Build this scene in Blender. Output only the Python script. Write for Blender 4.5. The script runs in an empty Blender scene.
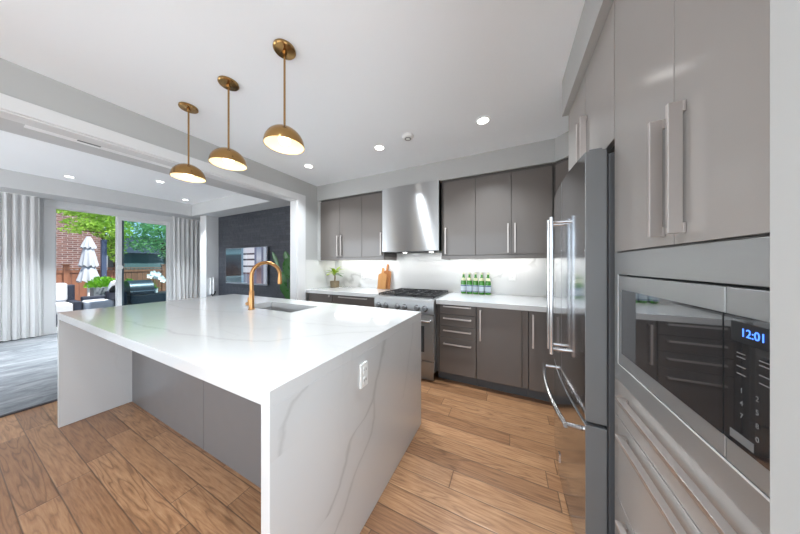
import bpy, bmesh, math, random
from mathutils import Vector, Matrix
random.seed(7)
PI = math.pi
scn = bpy.context.scene
COL = scn.collection
# ------------------------------------------------------------------ camera
cam_d = bpy.data.cameras.new('camera')
cam_d.sensor_width = 36.0
cam_d.lens = 227.466 / 800 * 36.0
cam_d.shift_y = -0.0026
cam_d.clip_start = 0.02
cam = bpy.data.objects.new('camera', cam_d)
COL.objects.link(cam)
cam.location = (0, 0, 1.303)
cam.rotation_euler = (PI/2, 0, math.radians(25.808))
scn.camera = cam
# ------------------------------------------------------------------ view, world, sun
scn.view_settings.view_transform = 'Standard'
scn.view_settings.look = 'None'
scn.view_settings.gamma = 1.0
scn.view_settings.use_curve_mapping = False
scn.view_settings.exposure = 0.83
scn.cycles.use_denoising = True
scn.cycles.max_bounces = 10
scn.cycles.diffuse_bounces = 6
scn.cycles.sample_clamp_indirect = 6.0
scn.cycles.caustics_reflective = False
scn.cycles.caustics_refractive = False
world = bpy.data.worlds.new('world')
scn.world = world
world.use_nodes = True
wn = world.node_tree
bg = wn.nodes['Background']
sky = wn.nodes.new('ShaderNodeTexSky')
sky.sky_type = 'HOSEK_WILKIE'
sky.turbidity = 4.0
sky.sun_direction = (-0.35, -0.45, 0.82)
wn.links.new(sky.outputs[0], bg.inputs[0])
bg.inputs[1].default_value = 4.3
sun_d = bpy.data.lights.new('sun', 'SUN')
sun_d.energy = 7
sun_d.angle = math.radians(3)
sun_d.color = (1, .95, .88)
sun = bpy.data.objects.new('sun', sun_d)
COL.objects.link(sun)
sun.rotation_euler = Vector((-0.42, -0.12, -0.9)).to_track_quat('-Z', 'Y').to_euler()


def area(name, loc, rot, sx, sy, power, color=(1, 1, 1), shape='RECTANGLE', spread=None):
    l = bpy.data.lights.new(name, 'AREA')
    l.shape = shape
    l.size = sx
    if shape == 'RECTANGLE':
        l.size_y = sy
    l.energy = power
    l.color = color
    if spread:
        l.spread = spread
    o = bpy.data.objects.new(name, l)
    o.location = loc
    o.rotation_euler = rot
    COL.objects.link(o)
    return o


# added fill lights standing as daylight at the added windows behind the camera
area('daylight_kitchen_window', (-1.2, -2.36, 1.35), (PI/2, 0, 0), 2.6, 2.0, 24, (.84, .93, 1.0))
area('daylight_family_window', (-5.6, -2.36, 1.35), (PI/2, 0, 0), 2.6, 2.0, 56, (.86, .93, 1.0))

area('daylight_side_window', (.94, -.75, 1.45), (0, PI/2, 0), 1.5, 1.7, 28, (.88, .95, 1.0))  # added fill for the island side and ceiling, at an added side window

# ------------------------------------------------------------------ materials


def lin(r, g, b):
    f = lambda c: (c/255/12.92) if c/255 <= .04045 else ((c/255+.055)/1.055)**2.4
    return (f(r), f(g), f(b), 1)


def setin(n, k, v):
    if k in n.inputs:
        n.inputs[k].default_value = v


def mat(name, rgb, rough=.5, metal=0., coat=0., coat_r=.05, emit=None, es=0., spec=None, bump=None, trans=0.):
    m = bpy.data.materials.new(name)
    m.use_nodes = True
    b = m.node_tree.nodes['Principled BSDF']
    b.inputs['Base Color'].default_value = rgb if len(rgb) == 4 else (*rgb, 1)
    b.inputs['Roughness'].default_value = rough
    b.inputs['Metallic'].default_value = metal
    setin(b, 'Coat Weight', coat)
    setin(b, 'Coat Roughness', coat_r)
    setin(b, 'Transmission Weight', trans)
    if spec is not None:
        setin(b, 'Specular IOR Level', spec)
    if emit:
        b.inputs['Emission Color'].default_value = emit
        b.inputs['Emission Strength'].default_value = es
    nt = m.node_tree
    # every material carries a little procedural variation in roughness
    tc = nt.nodes.new('ShaderNodeTexCoord')
    nz = nt.nodes.new('ShaderNodeTexNoise')
    nz.inputs['Scale'].default_value = 9
    nt.links.new(tc.outputs['Object'], nz.inputs['Vector'])
    mr = nt.nodes.new('ShaderNodeMapRange')
    mr.inputs['To Min'].default_value = max(0, rough-.03)
    mr.inputs['To Max'].default_value = min(1, rough+.03)
    nt.links.new(nz.outputs['Fac'], mr.inputs['Value'])
    nt.links.new(mr.outputs[0], b.inputs['Roughness'])
    if bump:
        n2 = nt.nodes.new('ShaderNodeTexNoise')
        n2.inputs['Scale'].default_value = bump[0]
        n2.inputs['Detail'].default_value = 6
        nt.links.new(tc.outputs['Object'], n2.inputs['Vector'])
        bp_ = nt.nodes.new('ShaderNodeBump')
        bp_.inputs['Strength'].default_value = bump[1]
        bp_.inputs['Distance'].default_value = .01
        nt.links.new(n2.outputs['Fac'], bp_.inputs['Height'])
        nt.links.new(bp_.outputs[0], b.inputs['Normal'])
    return m


class NT:
    """small helper for node graphs"""
    def __init__(s, m):
        s.nt = m.node_tree
        s.b = s.nt.nodes['Principled BSDF']

    def n(s, t, **k):
        nd = s.nt.nodes.new(t)
        for a, v in k.items():
            setattr(nd, a, v)
        return nd

    def link(s, a, b):
        s.nt.links.new(a, b)

    def math(s, op, a, b=None, clamp=False):
        nd = s.n('ShaderNodeMath', operation=op)
        nd.use_clamp = clamp
        for i, v in enumerate((a, b)):
            if v is None:
                continue
            if isinstance(v, (int, float)):
                nd.inputs[i].default_value = v
            else:
                s.link(v, nd.inputs[i])
        return nd.outputs[0]

    def ramp(s, fac, stops):
        nd = s.n('ShaderNodeValToRGB')
        e = nd.color_ramp.elements
        while len(e) < len(stops):
            e.new(.5)
        for i, (p, c) in enumerate(stops):
            e[i].position = p
            e[i].color = c
        s.link(fac, nd.inputs[0])
        return nd.outputs[0]

    def mix(s, fac, a, b, blend='MIX'):
        nd = s.n('ShaderNodeMix', data_type='RGBA', blend_type=blend)
        for idx, v in ((0, fac), (6, a), (7, b)):
            if isinstance(v, (int, float, tuple)):
                nd.inputs[idx].default_value = v
            else:
                s.link(v, nd.inputs[idx])
        return nd.outputs[2]

    def noise(s, vec, scale, detail=3, rough=.5, dist=0.):
        nd = s.n('ShaderNodeTexNoise')
        nd.inputs['Scale'].default_value = scale
        nd.inputs['Detail'].default_value = detail
        nd.inputs['Roughness'].default_value = rough
        nd.inputs['Distortion'].default_value = dist
        s.link(vec, nd.inputs['Vector'])
        return nd.outputs['Fac']

    def pos(s):
        return s.n('ShaderNodeNewGeometry').outputs['Position']

    def scale(s, vec, v):
        nd = s.n('ShaderNodeVectorMath', operation='MULTIPLY')
        s.link(vec, nd.inputs[0])
        nd.inputs[1].default_value = v
        return nd.outputs[0]


M = {}
M['ceiling'] = mat('ceiling_paint', lin(246, 249, 252), .85)
M['wall'] = mat('wall_paint', lin(184, 184, 182), .8)
M['wall_family'] = mat('family_wall_paint', lin(220, 220, 220), .8)
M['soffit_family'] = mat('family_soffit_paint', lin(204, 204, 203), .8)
M['trim'] = mat('white_trim_paint', lin(222, 222, 222), .45)
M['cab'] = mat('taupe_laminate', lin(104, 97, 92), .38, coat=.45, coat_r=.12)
M['cab_tall'] = mat('tall_taupe_laminate', lin(158, 152, 147), .42, coat=.5, coat_r=.16)  # taupe laminate with the stronger light on these fronts put into its colour
M['cab_dark'] = mat('cabinet_shadow_carcass', lin(80, 76, 73), .6)
M['toe'] = mat('toe_kick_grey', lin(96, 98, 100), .45)
M['island_panel'] = mat('island_grey_panel', lin(114, 112, 112), .4, coat=.3)
M['nickel'] = mat('brushed_nickel', lin(206, 198, 193), .45, 1.)
M['chrome'] = mat('polished_chrome', lin(225, 225, 226), .12, 1.)
M['brass'] = mat('brushed_brass', lin(168, 132, 84), .2, 1.)
M['liner'] = mat('cream_shade_lining', lin(232, 216, 182), .5)
M['gold'] = mat('brushed_gold', lin(186, 138, 90), .3, 1.)
M['black'] = mat('black_matte', lin(22, 22, 24), .5)
M['iron'] = mat('cast_iron', lin(34, 34, 36), .55, .3)
M['black_glass'] = mat('black_glass', lin(42, 42, 44), .05, 0, coat=1., coat_r=.02, spec=1.0)
M['side_grey'] = mat('fridge_side_grey', lin(128, 129, 130), .45, .35)
M['fridge_body'] = mat('fridge_body_grey', lin(82, 83, 85), .5)  # body darkened to paint in the shadow gap beside the cabinet
M['gasket'] = mat('dark_gasket', lin(60, 61, 62), .6)
M['plastic_w'] = mat('white_plastic', lin(235, 235, 232), .35)
M['led'] = mat('led_lens', (1, 1, 1, 1), .5, emit=(1, .98, .95, 1), es=6)
M['led_strip'] = mat('led_strip_lens', (1, 1, 1, 1), .5, emit=(1, .97, .93, 1), es=6)
M['bulb'] = mat('warm_bulb_glass', (1, 1, 1, 1), .5, emit=(1, .84, .58, 1), es=3)
M['soil'] = mat('soil', lin(60, 45, 35), .9, bump=(60, .5))
M['green'] = mat('leaf_green', lin(70, 128, 34), .45)
M['green_tip'] = mat('yellow_green_leaf', lin(160, 190, 40), .45)
M['green_dark'] = mat('banana_leaf_green', lin(40, 92, 30), .28)
M['stem'] = mat('stem_brown', lin(120, 104, 60), .7)
M['pot_tan'] = mat('woven_tan_pot', lin(128, 112, 88), .8, bump=(90, .6))
M['bottle'] = mat('green_bottle_glass', lin(58, 140, 36), .06, coat=1.)
M['label'] = mat('pale_blue_label', lin(206, 218, 228), .5)
M['label_dark'] = mat('blue_label_band', lin(58, 86, 140), .5)
M['neck_label'] = mat('cream_neck_label', lin(232, 232, 196), .5)
M['wicker'] = mat('dark_wicker', lin(30, 38, 56), .6, bump=(80, .8))
M['cushion'] = mat('white_cushion', lin(188, 192, 200), .85, bump=(30, .15))
M['umbrella'] = mat('white_umbrella_cloth', lin(170, 174, 182), .8)
M['pot_grey'] = mat('grey_planter', lin(120, 128, 136), .7)
M['grill'] = mat('dark_grill_steel', lin(70, 76, 84), .3, .6)
M['candle'] = mat('white_candle', lin(240, 240, 238), .5)
M['flower'] = mat('white_petal', lin(250, 250, 250), .6)
M['bark'] = mat('tree_bark', lin(82, 66, 54), .9, bump=(20, .8))
M['post_blue'] = mat('dark_blue_post', lin(52, 66, 92), .6)
M['shed_grey'] = mat('shed_grey_green', lin(92, 110, 112), .7)
M['patio'] = mat('patio_stone', lin(170, 168, 166), .8, bump=(4, .3))


def mk_leaf(name, c1, c2):
    m = mat(name, c1, .55)
    g = NT(m)
    p = g.pos()
    f = g.noise(p, 3.5, 2)
    cc = g.mix(f, c1, c2)
    g.link(cc, g.b.inputs['Base Color'])
    out = [n for n in m.node_tree.nodes if n.type == 'OUTPUT_MATERIAL'][0]
    tr = g.n('ShaderNodeBsdfTranslucent')
    g.link(cc, tr.inputs['Color'])
    mx = g.n('ShaderNodeMixShader')
    mx.inputs[0].default_value = .45
    g.link(g.b.outputs[0], mx.inputs[1])
    g.link(tr.outputs[0], mx.inputs[2])
    g.link(mx.outputs[0], out.inputs[0])
    return m


M['tree'] = mk_leaf('bright_tree_leaves', lin(110, 165, 46), lin(176, 208, 96))
M['tree_far'] = mk_leaf('blue_green_tree_leaves', lin(110, 168, 110), lin(176, 220, 160))
M['shrub'] = mk_leaf('potted_shrub_leaves', lin(80, 150, 40), lin(150, 210, 60))


def mk_steel(name, axis, base=(170, 171, 171), rough=.38):
    m = mat(name, lin(*base), rough, 1.)
    g = NT(m)
    tc = g.n('ShaderNodeTexCoord').outputs['Object']
    sc = {'x': (3, 900, 900), 'y': (900, 3, 900), 'z': (900, 900, 3)}[axis]
    f = g.noise(g.scale(tc, sc), 1.0, 3)
    mr = g.n('ShaderNodeMapRange')
    mr.inputs['To Min'].default_value = rough-.02
    mr.inputs['To Max'].default_value = rough+.03
    g.link(f, mr.inputs['Value'])
    g.link(mr.outputs[0], g.b.inputs['Roughness'])
    bp_ = g.n('ShaderNodeBump')
    bp_.inputs['Strength'].default_value = .02
    bp_.inputs['Distance'].default_value = .0002
    g.link(f, bp_.inputs['Height'])
    g.link(bp_.outputs[0], g.b.inputs['Normal'])
    return m


M['steel_y'] = mk_steel('brushed_steel_along_y', 'y')
M['steel_y'].node_tree.nodes['Principled BSDF'].inputs['Metallic'].default_value = .7
M['steel_x'] = mk_steel('brushed_steel_along_x', 'x')
M['steel_x'].node_tree.nodes['Principled BSDF'].inputs['Metallic'].default_value = .75
M['steel_z'] = mk_steel('brushed_steel_upright', 'z', (192, 195, 199), .13)
M['steel_z'].node_tree.nodes['Bump'].inputs['Strength'].default_value = .004
M['steel_hood'] = mk_steel('brushed_steel_hood', 'x', (176, 176, 176), .28)
for k_ in ('steel_hood',):
    bb_ = M[k_].node_tree.nodes['Principled BSDF']
    bb_.inputs['Anisotropic'].default_value = 1.0
    tg_ = M[k_].node_tree.nodes.new('ShaderNodeTangent')
    tg_.direction_type = 'RADIAL'
    tg_.axis = 'Z'
    M[k_].node_tree.links.new(tg_.outputs[0], bb_.inputs['Tangent'])
    bb_.inputs['Anisotropic Rotation'].default_value = .25
M['steel_sink'] = mk_steel('satin_sink_steel', 'x', (190, 190, 190), .5)


def mk_floor():
    m = mat('oak_planks', lin(170, 130, 98), .4)
    g = NT(m)
    p = g.pos()
    sx = g.n('ShaderNodeSeparateXYZ')
    g.link(p, sx.inputs[0])
    X, Y = sx.outputs[0], sx.outputs[1]
    W, L = .125, 1.05
    r = g.math('DIVIDE', g.math('ADD', Y, 10-.197+.0), W)
    row = g.math('FLOOR', r)
    wn1 = g.n('ShaderNodeTexWhiteNoise', noise_dimensions='1D')
    g.link(row, wn1.inputs['W'])
    off = g.math('MULTIPLY', wn1.outputs['Value'], 5.0)
    cx = g.math('ADD', g.math('DIVIDE', g.math('ADD', X, 20), L), off)
    col = g.math('FLOOR', cx)
    cmb = g.n('ShaderNodeCombineXYZ')
    g.link(row, cmb.inputs[0])
    g.link(col, cmb.inputs[1])
    wn2 = g.n('ShaderNodeTexWhiteNoise', noise_dimensions='3D')
    g.link(cmb.outputs[0], wn2.inputs['Vector'])
    idv = wn2.outputs['Value']
    # grain coordinates: shifted per plank
    shift = g.n('ShaderNodeVectorMath', operation='MULTIPLY')
    g.link(wn2.outputs['Color'], shift.inputs[0])
    shift.inputs[1].default_value = (30, 30, 30)
    addv = g.n('ShaderNodeVectorMath', operation='ADD')
    g.link(p, addv.inputs[0])
    g.link(shift.outputs[0], addv.inputs[1])
    gv = addv.outputs[0]
    fine = g.noise(g.scale(gv, (5, 70, 1)), 1.5, 6, .65)
    big = g.noise(g.scale(gv, (.9, 10, 1)), 1.2, 2, .5, .25)
    cath = g.math('FRACT', g.math('MULTIPLY', big, 11.0))
    cath = g.math('ABSOLUTE', g.math('SUBTRACT', cath, .5))
    tone = g.math('ADD', g.math('MULTIPLY', fine, .75), g.math('MULTIPLY', cath, .26))
    c = g.ramp(tone, [(.15, lin(112, 78, 54)), (.42, lin(170, 128, 94)), (.75, lin(206, 168, 130))])
    ring = g.math('SUBTRACT', 1, g.math('DIVIDE', cath, .16, True))
    pm = g.noise(g.scale(gv, (.5, 2, 1)), .8, 1)
    ring = g.math('MULTIPLY', ring, g.math('MULTIPLY', g.math('SUBTRACT', pm, .40), 5, True))
    c = g.mix(g.math('MULTIPLY', ring, .55), c, lin(112, 80, 58))
    tint = g.ramp(idv, [(0, lin(206, 194, 184)), (.5, lin(232, 224, 214)), (1, lin(255, 250, 242))])
    c = g.mix(1.0, c, tint, 'MULTIPLY')
    fy = g.math('FRACT', r)
    fx = g.math('FRACT', cx)
    ey = g.math('MULTIPLY', g.math('MINIMUM', fy, g.math('SUBTRACT', 1, fy)), W)
    ex = g.math('MULTIPLY', g.math('MINIMUM', fx, g.math('SUBTRACT', 1, fx)), L)
    e = g.math('MINIMUM', ex, ey)
    gap = g.math('SUBTRACT', 1, g.math('DIVIDE', e, .0034, True))
    c = g.mix(g.math('MULTIPLY', gap, .9), c, lin(62, 44, 34))
    g.link(c, g.b.inputs['Base Color'])
    hgt = g.math('ADD', g.math('DIVIDE', e, .006, True), g.math('MULTIPLY', fine, .25))
    bp_ = g.n('ShaderNodeBump')
    bp_.inputs['Strength'].default_value = .35
    bp_.inputs['Distance'].default_value = .003
    g.link(hgt, bp_.inputs['Height'])
    g.link(bp_.outputs[0], g.b.inputs['Normal'])
    g.b.inputs['Coat Weight'].default_value = .3
    g.b.inputs['Coat Roughness'].default_value = .28
    ro = g.math('ADD', .3, g.math('MULTIPLY', fine, .2))
    g.link(ro, g.b.inputs['Roughness'])
    return m


M['floor'] = mk_floor()


def mk_marble(name, lines=(), dens=.35, base=(236, 236, 233), rough=.1, plane='yz'):
    m = mat(name, lin(*base), rough, coat=.3)
    g = NT(m)
    p = g.pos()
    wob = g.n('ShaderNodeVectorMath', operation='ADD')
    nz = g.n('ShaderNodeTexNoise')
    nz.inputs['Scale'].default_value = 1.6
    nz.inputs['Detail'].default_value = 4
    g.link(p, nz.inputs['Vector'])
    g.link(p, wob.inputs[0])
    s2 = g.n('ShaderNodeVectorMath', operation='SCALE')
    g.link(nz.outputs['Color'], s2.inputs[0])
    s2.inputs['Scale'].default_value = .55
    g.link(s2.outputs[0], wob.inputs[1])
    n1 = g.noise(g.scale(wob.outputs[0], (1, 2.2, 1)), .9, 2)
    d = g.math('ABSOLUTE', g.math('SUBTRACT', n1, .5))
    v1 = g.math('SUBTRACT', 1, g.math('DIVIDE', d, .012, True))
    v1 = g.math('MULTIPLY', v1, dens)
    msk = g.noise(p, 1.3, 2)
    v1 = g.math('MULTIPLY', v1, g.math('MULTIPLY', g.math('SUBTRACT', msk, .42), 6, True))
    fac = v1
    if lines:
        sx = g.n('ShaderNodeSeparateXYZ')
        g.link(p, sx.inputs[0])
        a, bz = {'yz': (sx.outputs[1], sx.outputs[2]), 'xy': (sx.outputs[0], sx.outputs[1]), 'xz': (sx.outputs[0], sx.outputs[2]), 'yx': (sx.outputs[1], sx.outputs[0])}[plane]
        for i, (pts, w, st) in enumerate(lines):
            # vein a = f(b): piecewise-linear curve plus noise
            cr = g.n('ShaderNodeFloatCurve')
            lo, hi = min(q[0] for q in pts)-.25, max(q[0] for q in pts)+.25
            mp = g.n('ShaderNodeMapRange')
            z0, z1 = pts[0][1], pts[-1][1]
            mp.inputs['From Min'].default_value = z0
            mp.inputs['From Max'].default_value = z1
            g.link(bz, mp.inputs['Value'])
            g.link(mp.outputs[0], cr.inputs['Value'])
            cv = cr.mapping.curves[0]
            for k, q in enumerate(pts):
                x_, y_ = (q[1]-z0)/(z1-z0), (q[0]-lo)/(hi-lo)
                if k == 0:
                    cv.points[0].location = (x_, y_)
                elif k == len(pts)-1:
                    cv.points[-1].location = (x_, y_)
                else:
                    cv.points.new(x_, y_)
            cr.mapping.update()
            ctr = g.math('ADD', g.math('MULTIPLY', cr.outputs[0], hi-lo), lo)
            nn = g.math('MULTIPLY', g.math('SUBTRACT', g.noise(p, 7+i, 4), .5), .09)
            dd = g.math('ABSOLUTE', g.math('SUBTRACT', g.math('ADD', a, nn), ctr))
            core = g.math('SUBTRACT', 1, g.math('DIVIDE', dd, w, True))
            hal = g.math('MULTIPLY', g.math('SUBTRACT', 1, g.math('DIVIDE', dd, w*5, True)), .25)
            inr = g.math('MULTIPLY', g.math('GREATER_THAN', bz, min(z0, z1)-.001), g.math('LESS_THAN', bz, max(z0, z1)+.001))
            vv = g.math('MULTIPLY', g.math('MULTIPLY', g.math('ADD', core, hal), inr), st)
            fac = g.math('MAXIMUM', fac, vv)
    c = g.mix(g.math('MINIMUM', fac, 1.0), lin(*base), lin(164, 163, 161))
    cl = g.noise(p, 2.2, 3)
    c = g.mix(g.math('MULTIPLY', cl, .12), c, lin(205, 205, 204))
    g.link(c, g.b.inputs['Base Color'])
    return m


M['marble'] = mk_marble('white_quartz_top', [
    ([(.60, -2.4), (.62, -1.6), (.72, -1.15), (.95, -.92), (1.16, -.66)], .012, .3),
    ([(1.05, -3.2), (1.0, -2.4), (1.12, -1.8), (1.08, -1.2), (1.25, -.7)], .010, .22),
    ([(.47, -.9), (.52, -.8), (.60, -.66)], .008, .25)], dens=.12, plane='yx', base=(206, 206, 205))
M['marble_splash'] = mk_marble('white_quartz_splash', dens=.7, base=(216, 216, 214))
M['marble_side'] = mk_marble('white_quartz_waterfall', [
    ([(.69, .30), (.80, .42), (.85, .51), (.96, .545), (1.05, .656), (1.15, .87)], .022, .5),
    ([(.62, .10), (.75, .20), (.85, .30), (.985, .40), (1.04, .60)], .019, .42),
    ([(.48, .70), (.51, .82), (.61, .885), (.71, .92)], .018, .4),
    ([(1.40, .40), (1.45, .50), (1.53, .68), (1.60, .87)], .010, .25)], dens=.1, base=(206, 206, 205), plane='yz')


def mk_brickish(name, c1, c2, cm, sc, rw=.5, rh=.25, mort=.02, plane='xz', rough=.8, bump=.6, coat=0):
    m = mat(name, c1, rough, coat=coat, coat_r=.3)
    g = NT(m)
    p = g.pos()
    sx = g.n('ShaderNodeSeparateXYZ')
    g.link(p, sx.inputs[0])
    cb = g.n('ShaderNodeCombineXYZ')
    g.link(sx.outputs['XYZ'.index(plane[0].upper())], cb.inputs[0])
    g.link(sx.outputs['XYZ'.index(plane[1].upper())], cb.inputs[1])
    br = g.n('ShaderNodeTexBrick')
    g.link(cb.outputs[0], br.inputs['Vector'])
    br.inputs['Color1'].default_value = c1
    br.inputs['Color2'].default_value = c2
    br.inputs['Mortar'].default_value = cm
    br.inputs['Scale'].default_value = sc
    br.inputs['Brick Width'].default_value = rw
    br.inputs['Row Height'].default_value = rh
    br.inputs['Mortar Size'].default_value = mort
    nz = g.noise(p, 9, 6, .6)
    c = g.mix(.35, br.outputs['Color'], g.ramp(nz, [(.3, (.2, .2, .2, 1)), (.7, (.9, .9, .9, 1))]), 'OVERLAY')
    g.link(c, g.b.inputs['Base Color'])
    bp_ = g.n('ShaderNodeBump')
    bp_.inputs['Strength'].default_value = bump
    bp_.inputs['Distance'].default_value = .02
    bw = g.n('ShaderNodeRGBToBW')
    g.link(br.outputs['Color'], bw.inputs[0])
    g.link(g.math('ADD', g.math('MULTIPLY', bw.outputs[0], 3), nz), bp_.inputs['Height'])
    g.link(bp_.outputs[0], g.b.inputs['Normal'])
    return m


M['slate'] = mk_brickish('dark_ledger_stone', lin(50, 53, 60), lin(68, 71, 78), lin(38, 40, 45), 1, .42, .055, .004, 'xz', .42, .7)
M['brick'] = mk_brickish('red_brown_brick', lin(124, 88, 82), lin(96, 70, 70), lin(150, 138, 136), 1, .22, .075, .010, 'yz', .9, .5)


def mk_fence(name, a, b):
    m = mat(name, a, .75)
    g = NT(m)
    p = g.pos()
    f = g.noise(g.scale(p, (14, 14, 1.2)), 1.0, 4)
    g.link(g.mix(f, a, b), g.b.inputs['Base Color'])
    return m


M['fence'] = mk_fence('stained_fence_wood', lin(92, 56, 42), lin(150, 100, 74))
M['board'] = mk_fence('cutting_board_wood', lin(186, 128, 72), lin(214, 162, 104))
M['board2'] = mk_fence('darker_board_wood', lin(160, 98, 50), lin(196, 136, 84))


def mk_rug():
    m = mat('blue_grey_rug', lin(160, 165, 172), .95)
    g = NT(m)
    p = g.pos()
    f = g.noise(g.scale(p, (2.2, .9, 1)), 2.6, 7, .72, 1.0)
    c = g.ramp(f, [(.3, lin(84, 88, 94)), (.5, lin(120, 123, 127)), (.68, lin(152, 153, 154))])
    g.link(c, g.b.inputs['Base Color'])
    f2 = g.noise(p, 220, 3)
    bp_ = g.n('ShaderNodeBump')
    bp_.inputs['Strength'].default_value = .4
    bp_.inputs['Distance'].default_value = .004
    g.link(f2, bp_.inputs['Height'])
    g.link(bp_.outputs[0], g.b.inputs['Normal'])
    return m


M['rug'] = mk_rug()


def mk_curtain():
    m = mat('sheer_grey_curtain', lin(238, 237, 236), .9)
    g = NT(m)
    nt = m.node_tree
    out = [n for n in nt.nodes if n.type == 'OUTPUT_MATERIAL'][0]
    tr = g.n('ShaderNodeBsdfTranslucent')
    tr.inputs['Color'].default_value = lin(230, 230, 230)
    mx = g.n('ShaderNodeMixShader')
    mx.inputs[0].default_value = .3
    g.link(g.b.outputs[0], mx.inputs[1])
    g.link(tr.outputs[0], mx.inputs[2])
    g.link(mx.outputs[0], out.inputs[0])
    return m


M['curtain'] = mk_curtain()


def mk_glass(name, col, refl=.06):
    m = bpy.data.materials.new(name)
    m.use_nodes = True
    nt = m.node_tree
    nt.nodes.clear()
    o = nt.nodes.new('ShaderNodeOutputMaterial')
    t = nt.nodes.new('ShaderNodeBsdfTransparent')
    t.inputs[0].default_value = col
    gl = nt.nodes.new('ShaderNodeBsdfGlossy')
    gl.inputs['Roughness'].default_value = .02
    mx = nt.nodes.new('ShaderNodeMixShader')
    fr = nt.nodes.new('ShaderNodeFresnel')
    fr.inputs[0].default_value = 1.45
    mt = nt.nodes.new('ShaderNodeMath')
    mt.operation = 'MULTIPLY'
    mt.inputs[1].default_value = refl/.04
    nt.links.new(fr.outputs[0], mt.inputs[0])
    nt.links.new(mt.outputs[0], mx.inputs[0])
    nt.links.new(t.outputs[0], mx.inputs[1])
    nt.links.new(gl.outputs[0], mx.inputs[2])
    nt.links.new(mx.outputs[0], o.inputs[0])
    return m


M['glass'] = mk_glass('clear_glass', (.97, .98, .98, 1), .02)
M['glass_tint'] = mk_glass('tinted_screen_glass', (.72, .86, .88, 1), .05)


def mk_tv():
    # reflection painted as glow on the screen: dark teal left, pale stepped bands right
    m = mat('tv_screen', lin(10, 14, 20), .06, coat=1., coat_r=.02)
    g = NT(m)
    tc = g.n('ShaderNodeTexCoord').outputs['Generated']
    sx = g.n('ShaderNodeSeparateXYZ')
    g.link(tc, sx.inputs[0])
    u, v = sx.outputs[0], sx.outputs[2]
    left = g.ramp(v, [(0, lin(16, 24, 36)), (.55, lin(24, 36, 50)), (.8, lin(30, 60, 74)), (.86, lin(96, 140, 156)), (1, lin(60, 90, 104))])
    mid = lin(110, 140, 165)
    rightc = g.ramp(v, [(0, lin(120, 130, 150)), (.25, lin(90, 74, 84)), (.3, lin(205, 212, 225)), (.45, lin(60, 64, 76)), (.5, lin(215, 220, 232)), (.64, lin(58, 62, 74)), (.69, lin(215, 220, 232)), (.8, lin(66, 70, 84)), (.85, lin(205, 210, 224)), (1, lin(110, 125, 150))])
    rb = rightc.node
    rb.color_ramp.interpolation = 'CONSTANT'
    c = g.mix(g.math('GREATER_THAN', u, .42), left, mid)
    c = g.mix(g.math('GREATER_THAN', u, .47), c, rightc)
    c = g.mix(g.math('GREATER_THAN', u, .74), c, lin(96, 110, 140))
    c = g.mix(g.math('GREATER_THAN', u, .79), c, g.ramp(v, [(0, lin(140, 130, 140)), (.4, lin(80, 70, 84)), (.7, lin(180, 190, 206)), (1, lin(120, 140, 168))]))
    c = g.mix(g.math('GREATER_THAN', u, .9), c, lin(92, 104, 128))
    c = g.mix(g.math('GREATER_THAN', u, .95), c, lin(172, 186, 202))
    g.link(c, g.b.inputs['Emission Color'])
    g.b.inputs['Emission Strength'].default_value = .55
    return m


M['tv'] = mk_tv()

# ------------------------------------------------------------------ mesh helpers


def newbm():
    return bmesh.new()


def bx(bm, x0, x1, y0, y1, z0, z1):
    vs = [bm.verts.new((x, y, z)) for x in (x0, x1) for y in (y0, y1) for z in (z0, z1)]
    for f in ((0, 1, 3, 2), (4, 6, 7, 5), (0, 4, 5, 1), (2, 3, 7, 6), (0, 2, 6, 4), (1, 5, 7, 3)):
        bm.faces.new([vs[i] for i in f])
    return bm


def tube(bm, pts, r, seg=12, cap=True):
    pts = [Vector(p) for p in pts]
    rs = r if isinstance(r, (list, tuple)) else [r]*len(pts)
    rings = []
    up = None
    for i, p in enumerate(pts):
        a = pts[max(0, i-1)]
        b = pts[min(len(pts)-1, i+1)]
        t = (b-a).normalized()
        if up is None:
            up = Vector((0, 0, 1)) if abs(t.z) < .9 else Vector((1, 0, 0))
        n = t.cross(up).normalized()
        up = n.cross(t).normalized()
        rings.append([bm.verts.new(p+rs[i]*(math.cos(2*PI*k/seg)*n+math.sin(2*PI*k/seg)*up)) for k in range(seg)])
    for a, b in zip(rings, rings[1:]):
        for k in range(seg):
            bm.faces.new((a[k], a[(k+1) % seg], b[(k+1) % seg], b[k]))
    if cap:
        bm.faces.new(rings[0][::-1])
        bm.faces.new(rings[-1])
    return bm


def lathe(bm, prof, c=(0, 0, 0), seg=32, sx=1., sy=1.):
    rings = []
    for r, z in prof:
        if r < 1e-5:
            rings.append([bm.verts.new((c[0], c[1], c[2]+z))])
        else:
            rings.append([bm.verts.new((c[0]+r*sx*math.cos(2*PI*k/seg), c[1]+r*sy*math.sin(2*PI*k/seg), c[2]+z)) for k in range(seg)])
    for a, b in zip(rings, rings[1:]):
        if len(a) == 1 and len(b) == 1:
            continue
        for k in range(seg):
            k2 = (k+1) % seg
            if len(a) == 1:
                bm.faces.new((a[0], b[k], b[k2]))
            elif len(b) == 1:
                bm.faces.new((a[k], a[k2], b[0]))
            else:
                bm.faces.new((a[k], a[k2], b[k2], b[k]))
    return bm


def prism(bm, poly, z0, z1, axis='z'):
    def P(a, b, t):
        return {'z': (a, b, t), 'y': (a, t, b), 'x': (t, a, b)}[axis]
    lo = [bm.verts.new(P(a, b, z0)) for a, b in poly]
    hi = [bm.verts.new(P(a, b, z1)) for a, b in poly]
    n = len(poly)
    bm.faces.new(lo[::-1])
    bm.faces.new(hi)
    for i in range(n):
        bm.faces.new((lo[i], lo[(i+1) % n], hi[(i+1) % n], hi[i]))
    return bm


WO = {}   # world origin of every object made here


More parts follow.
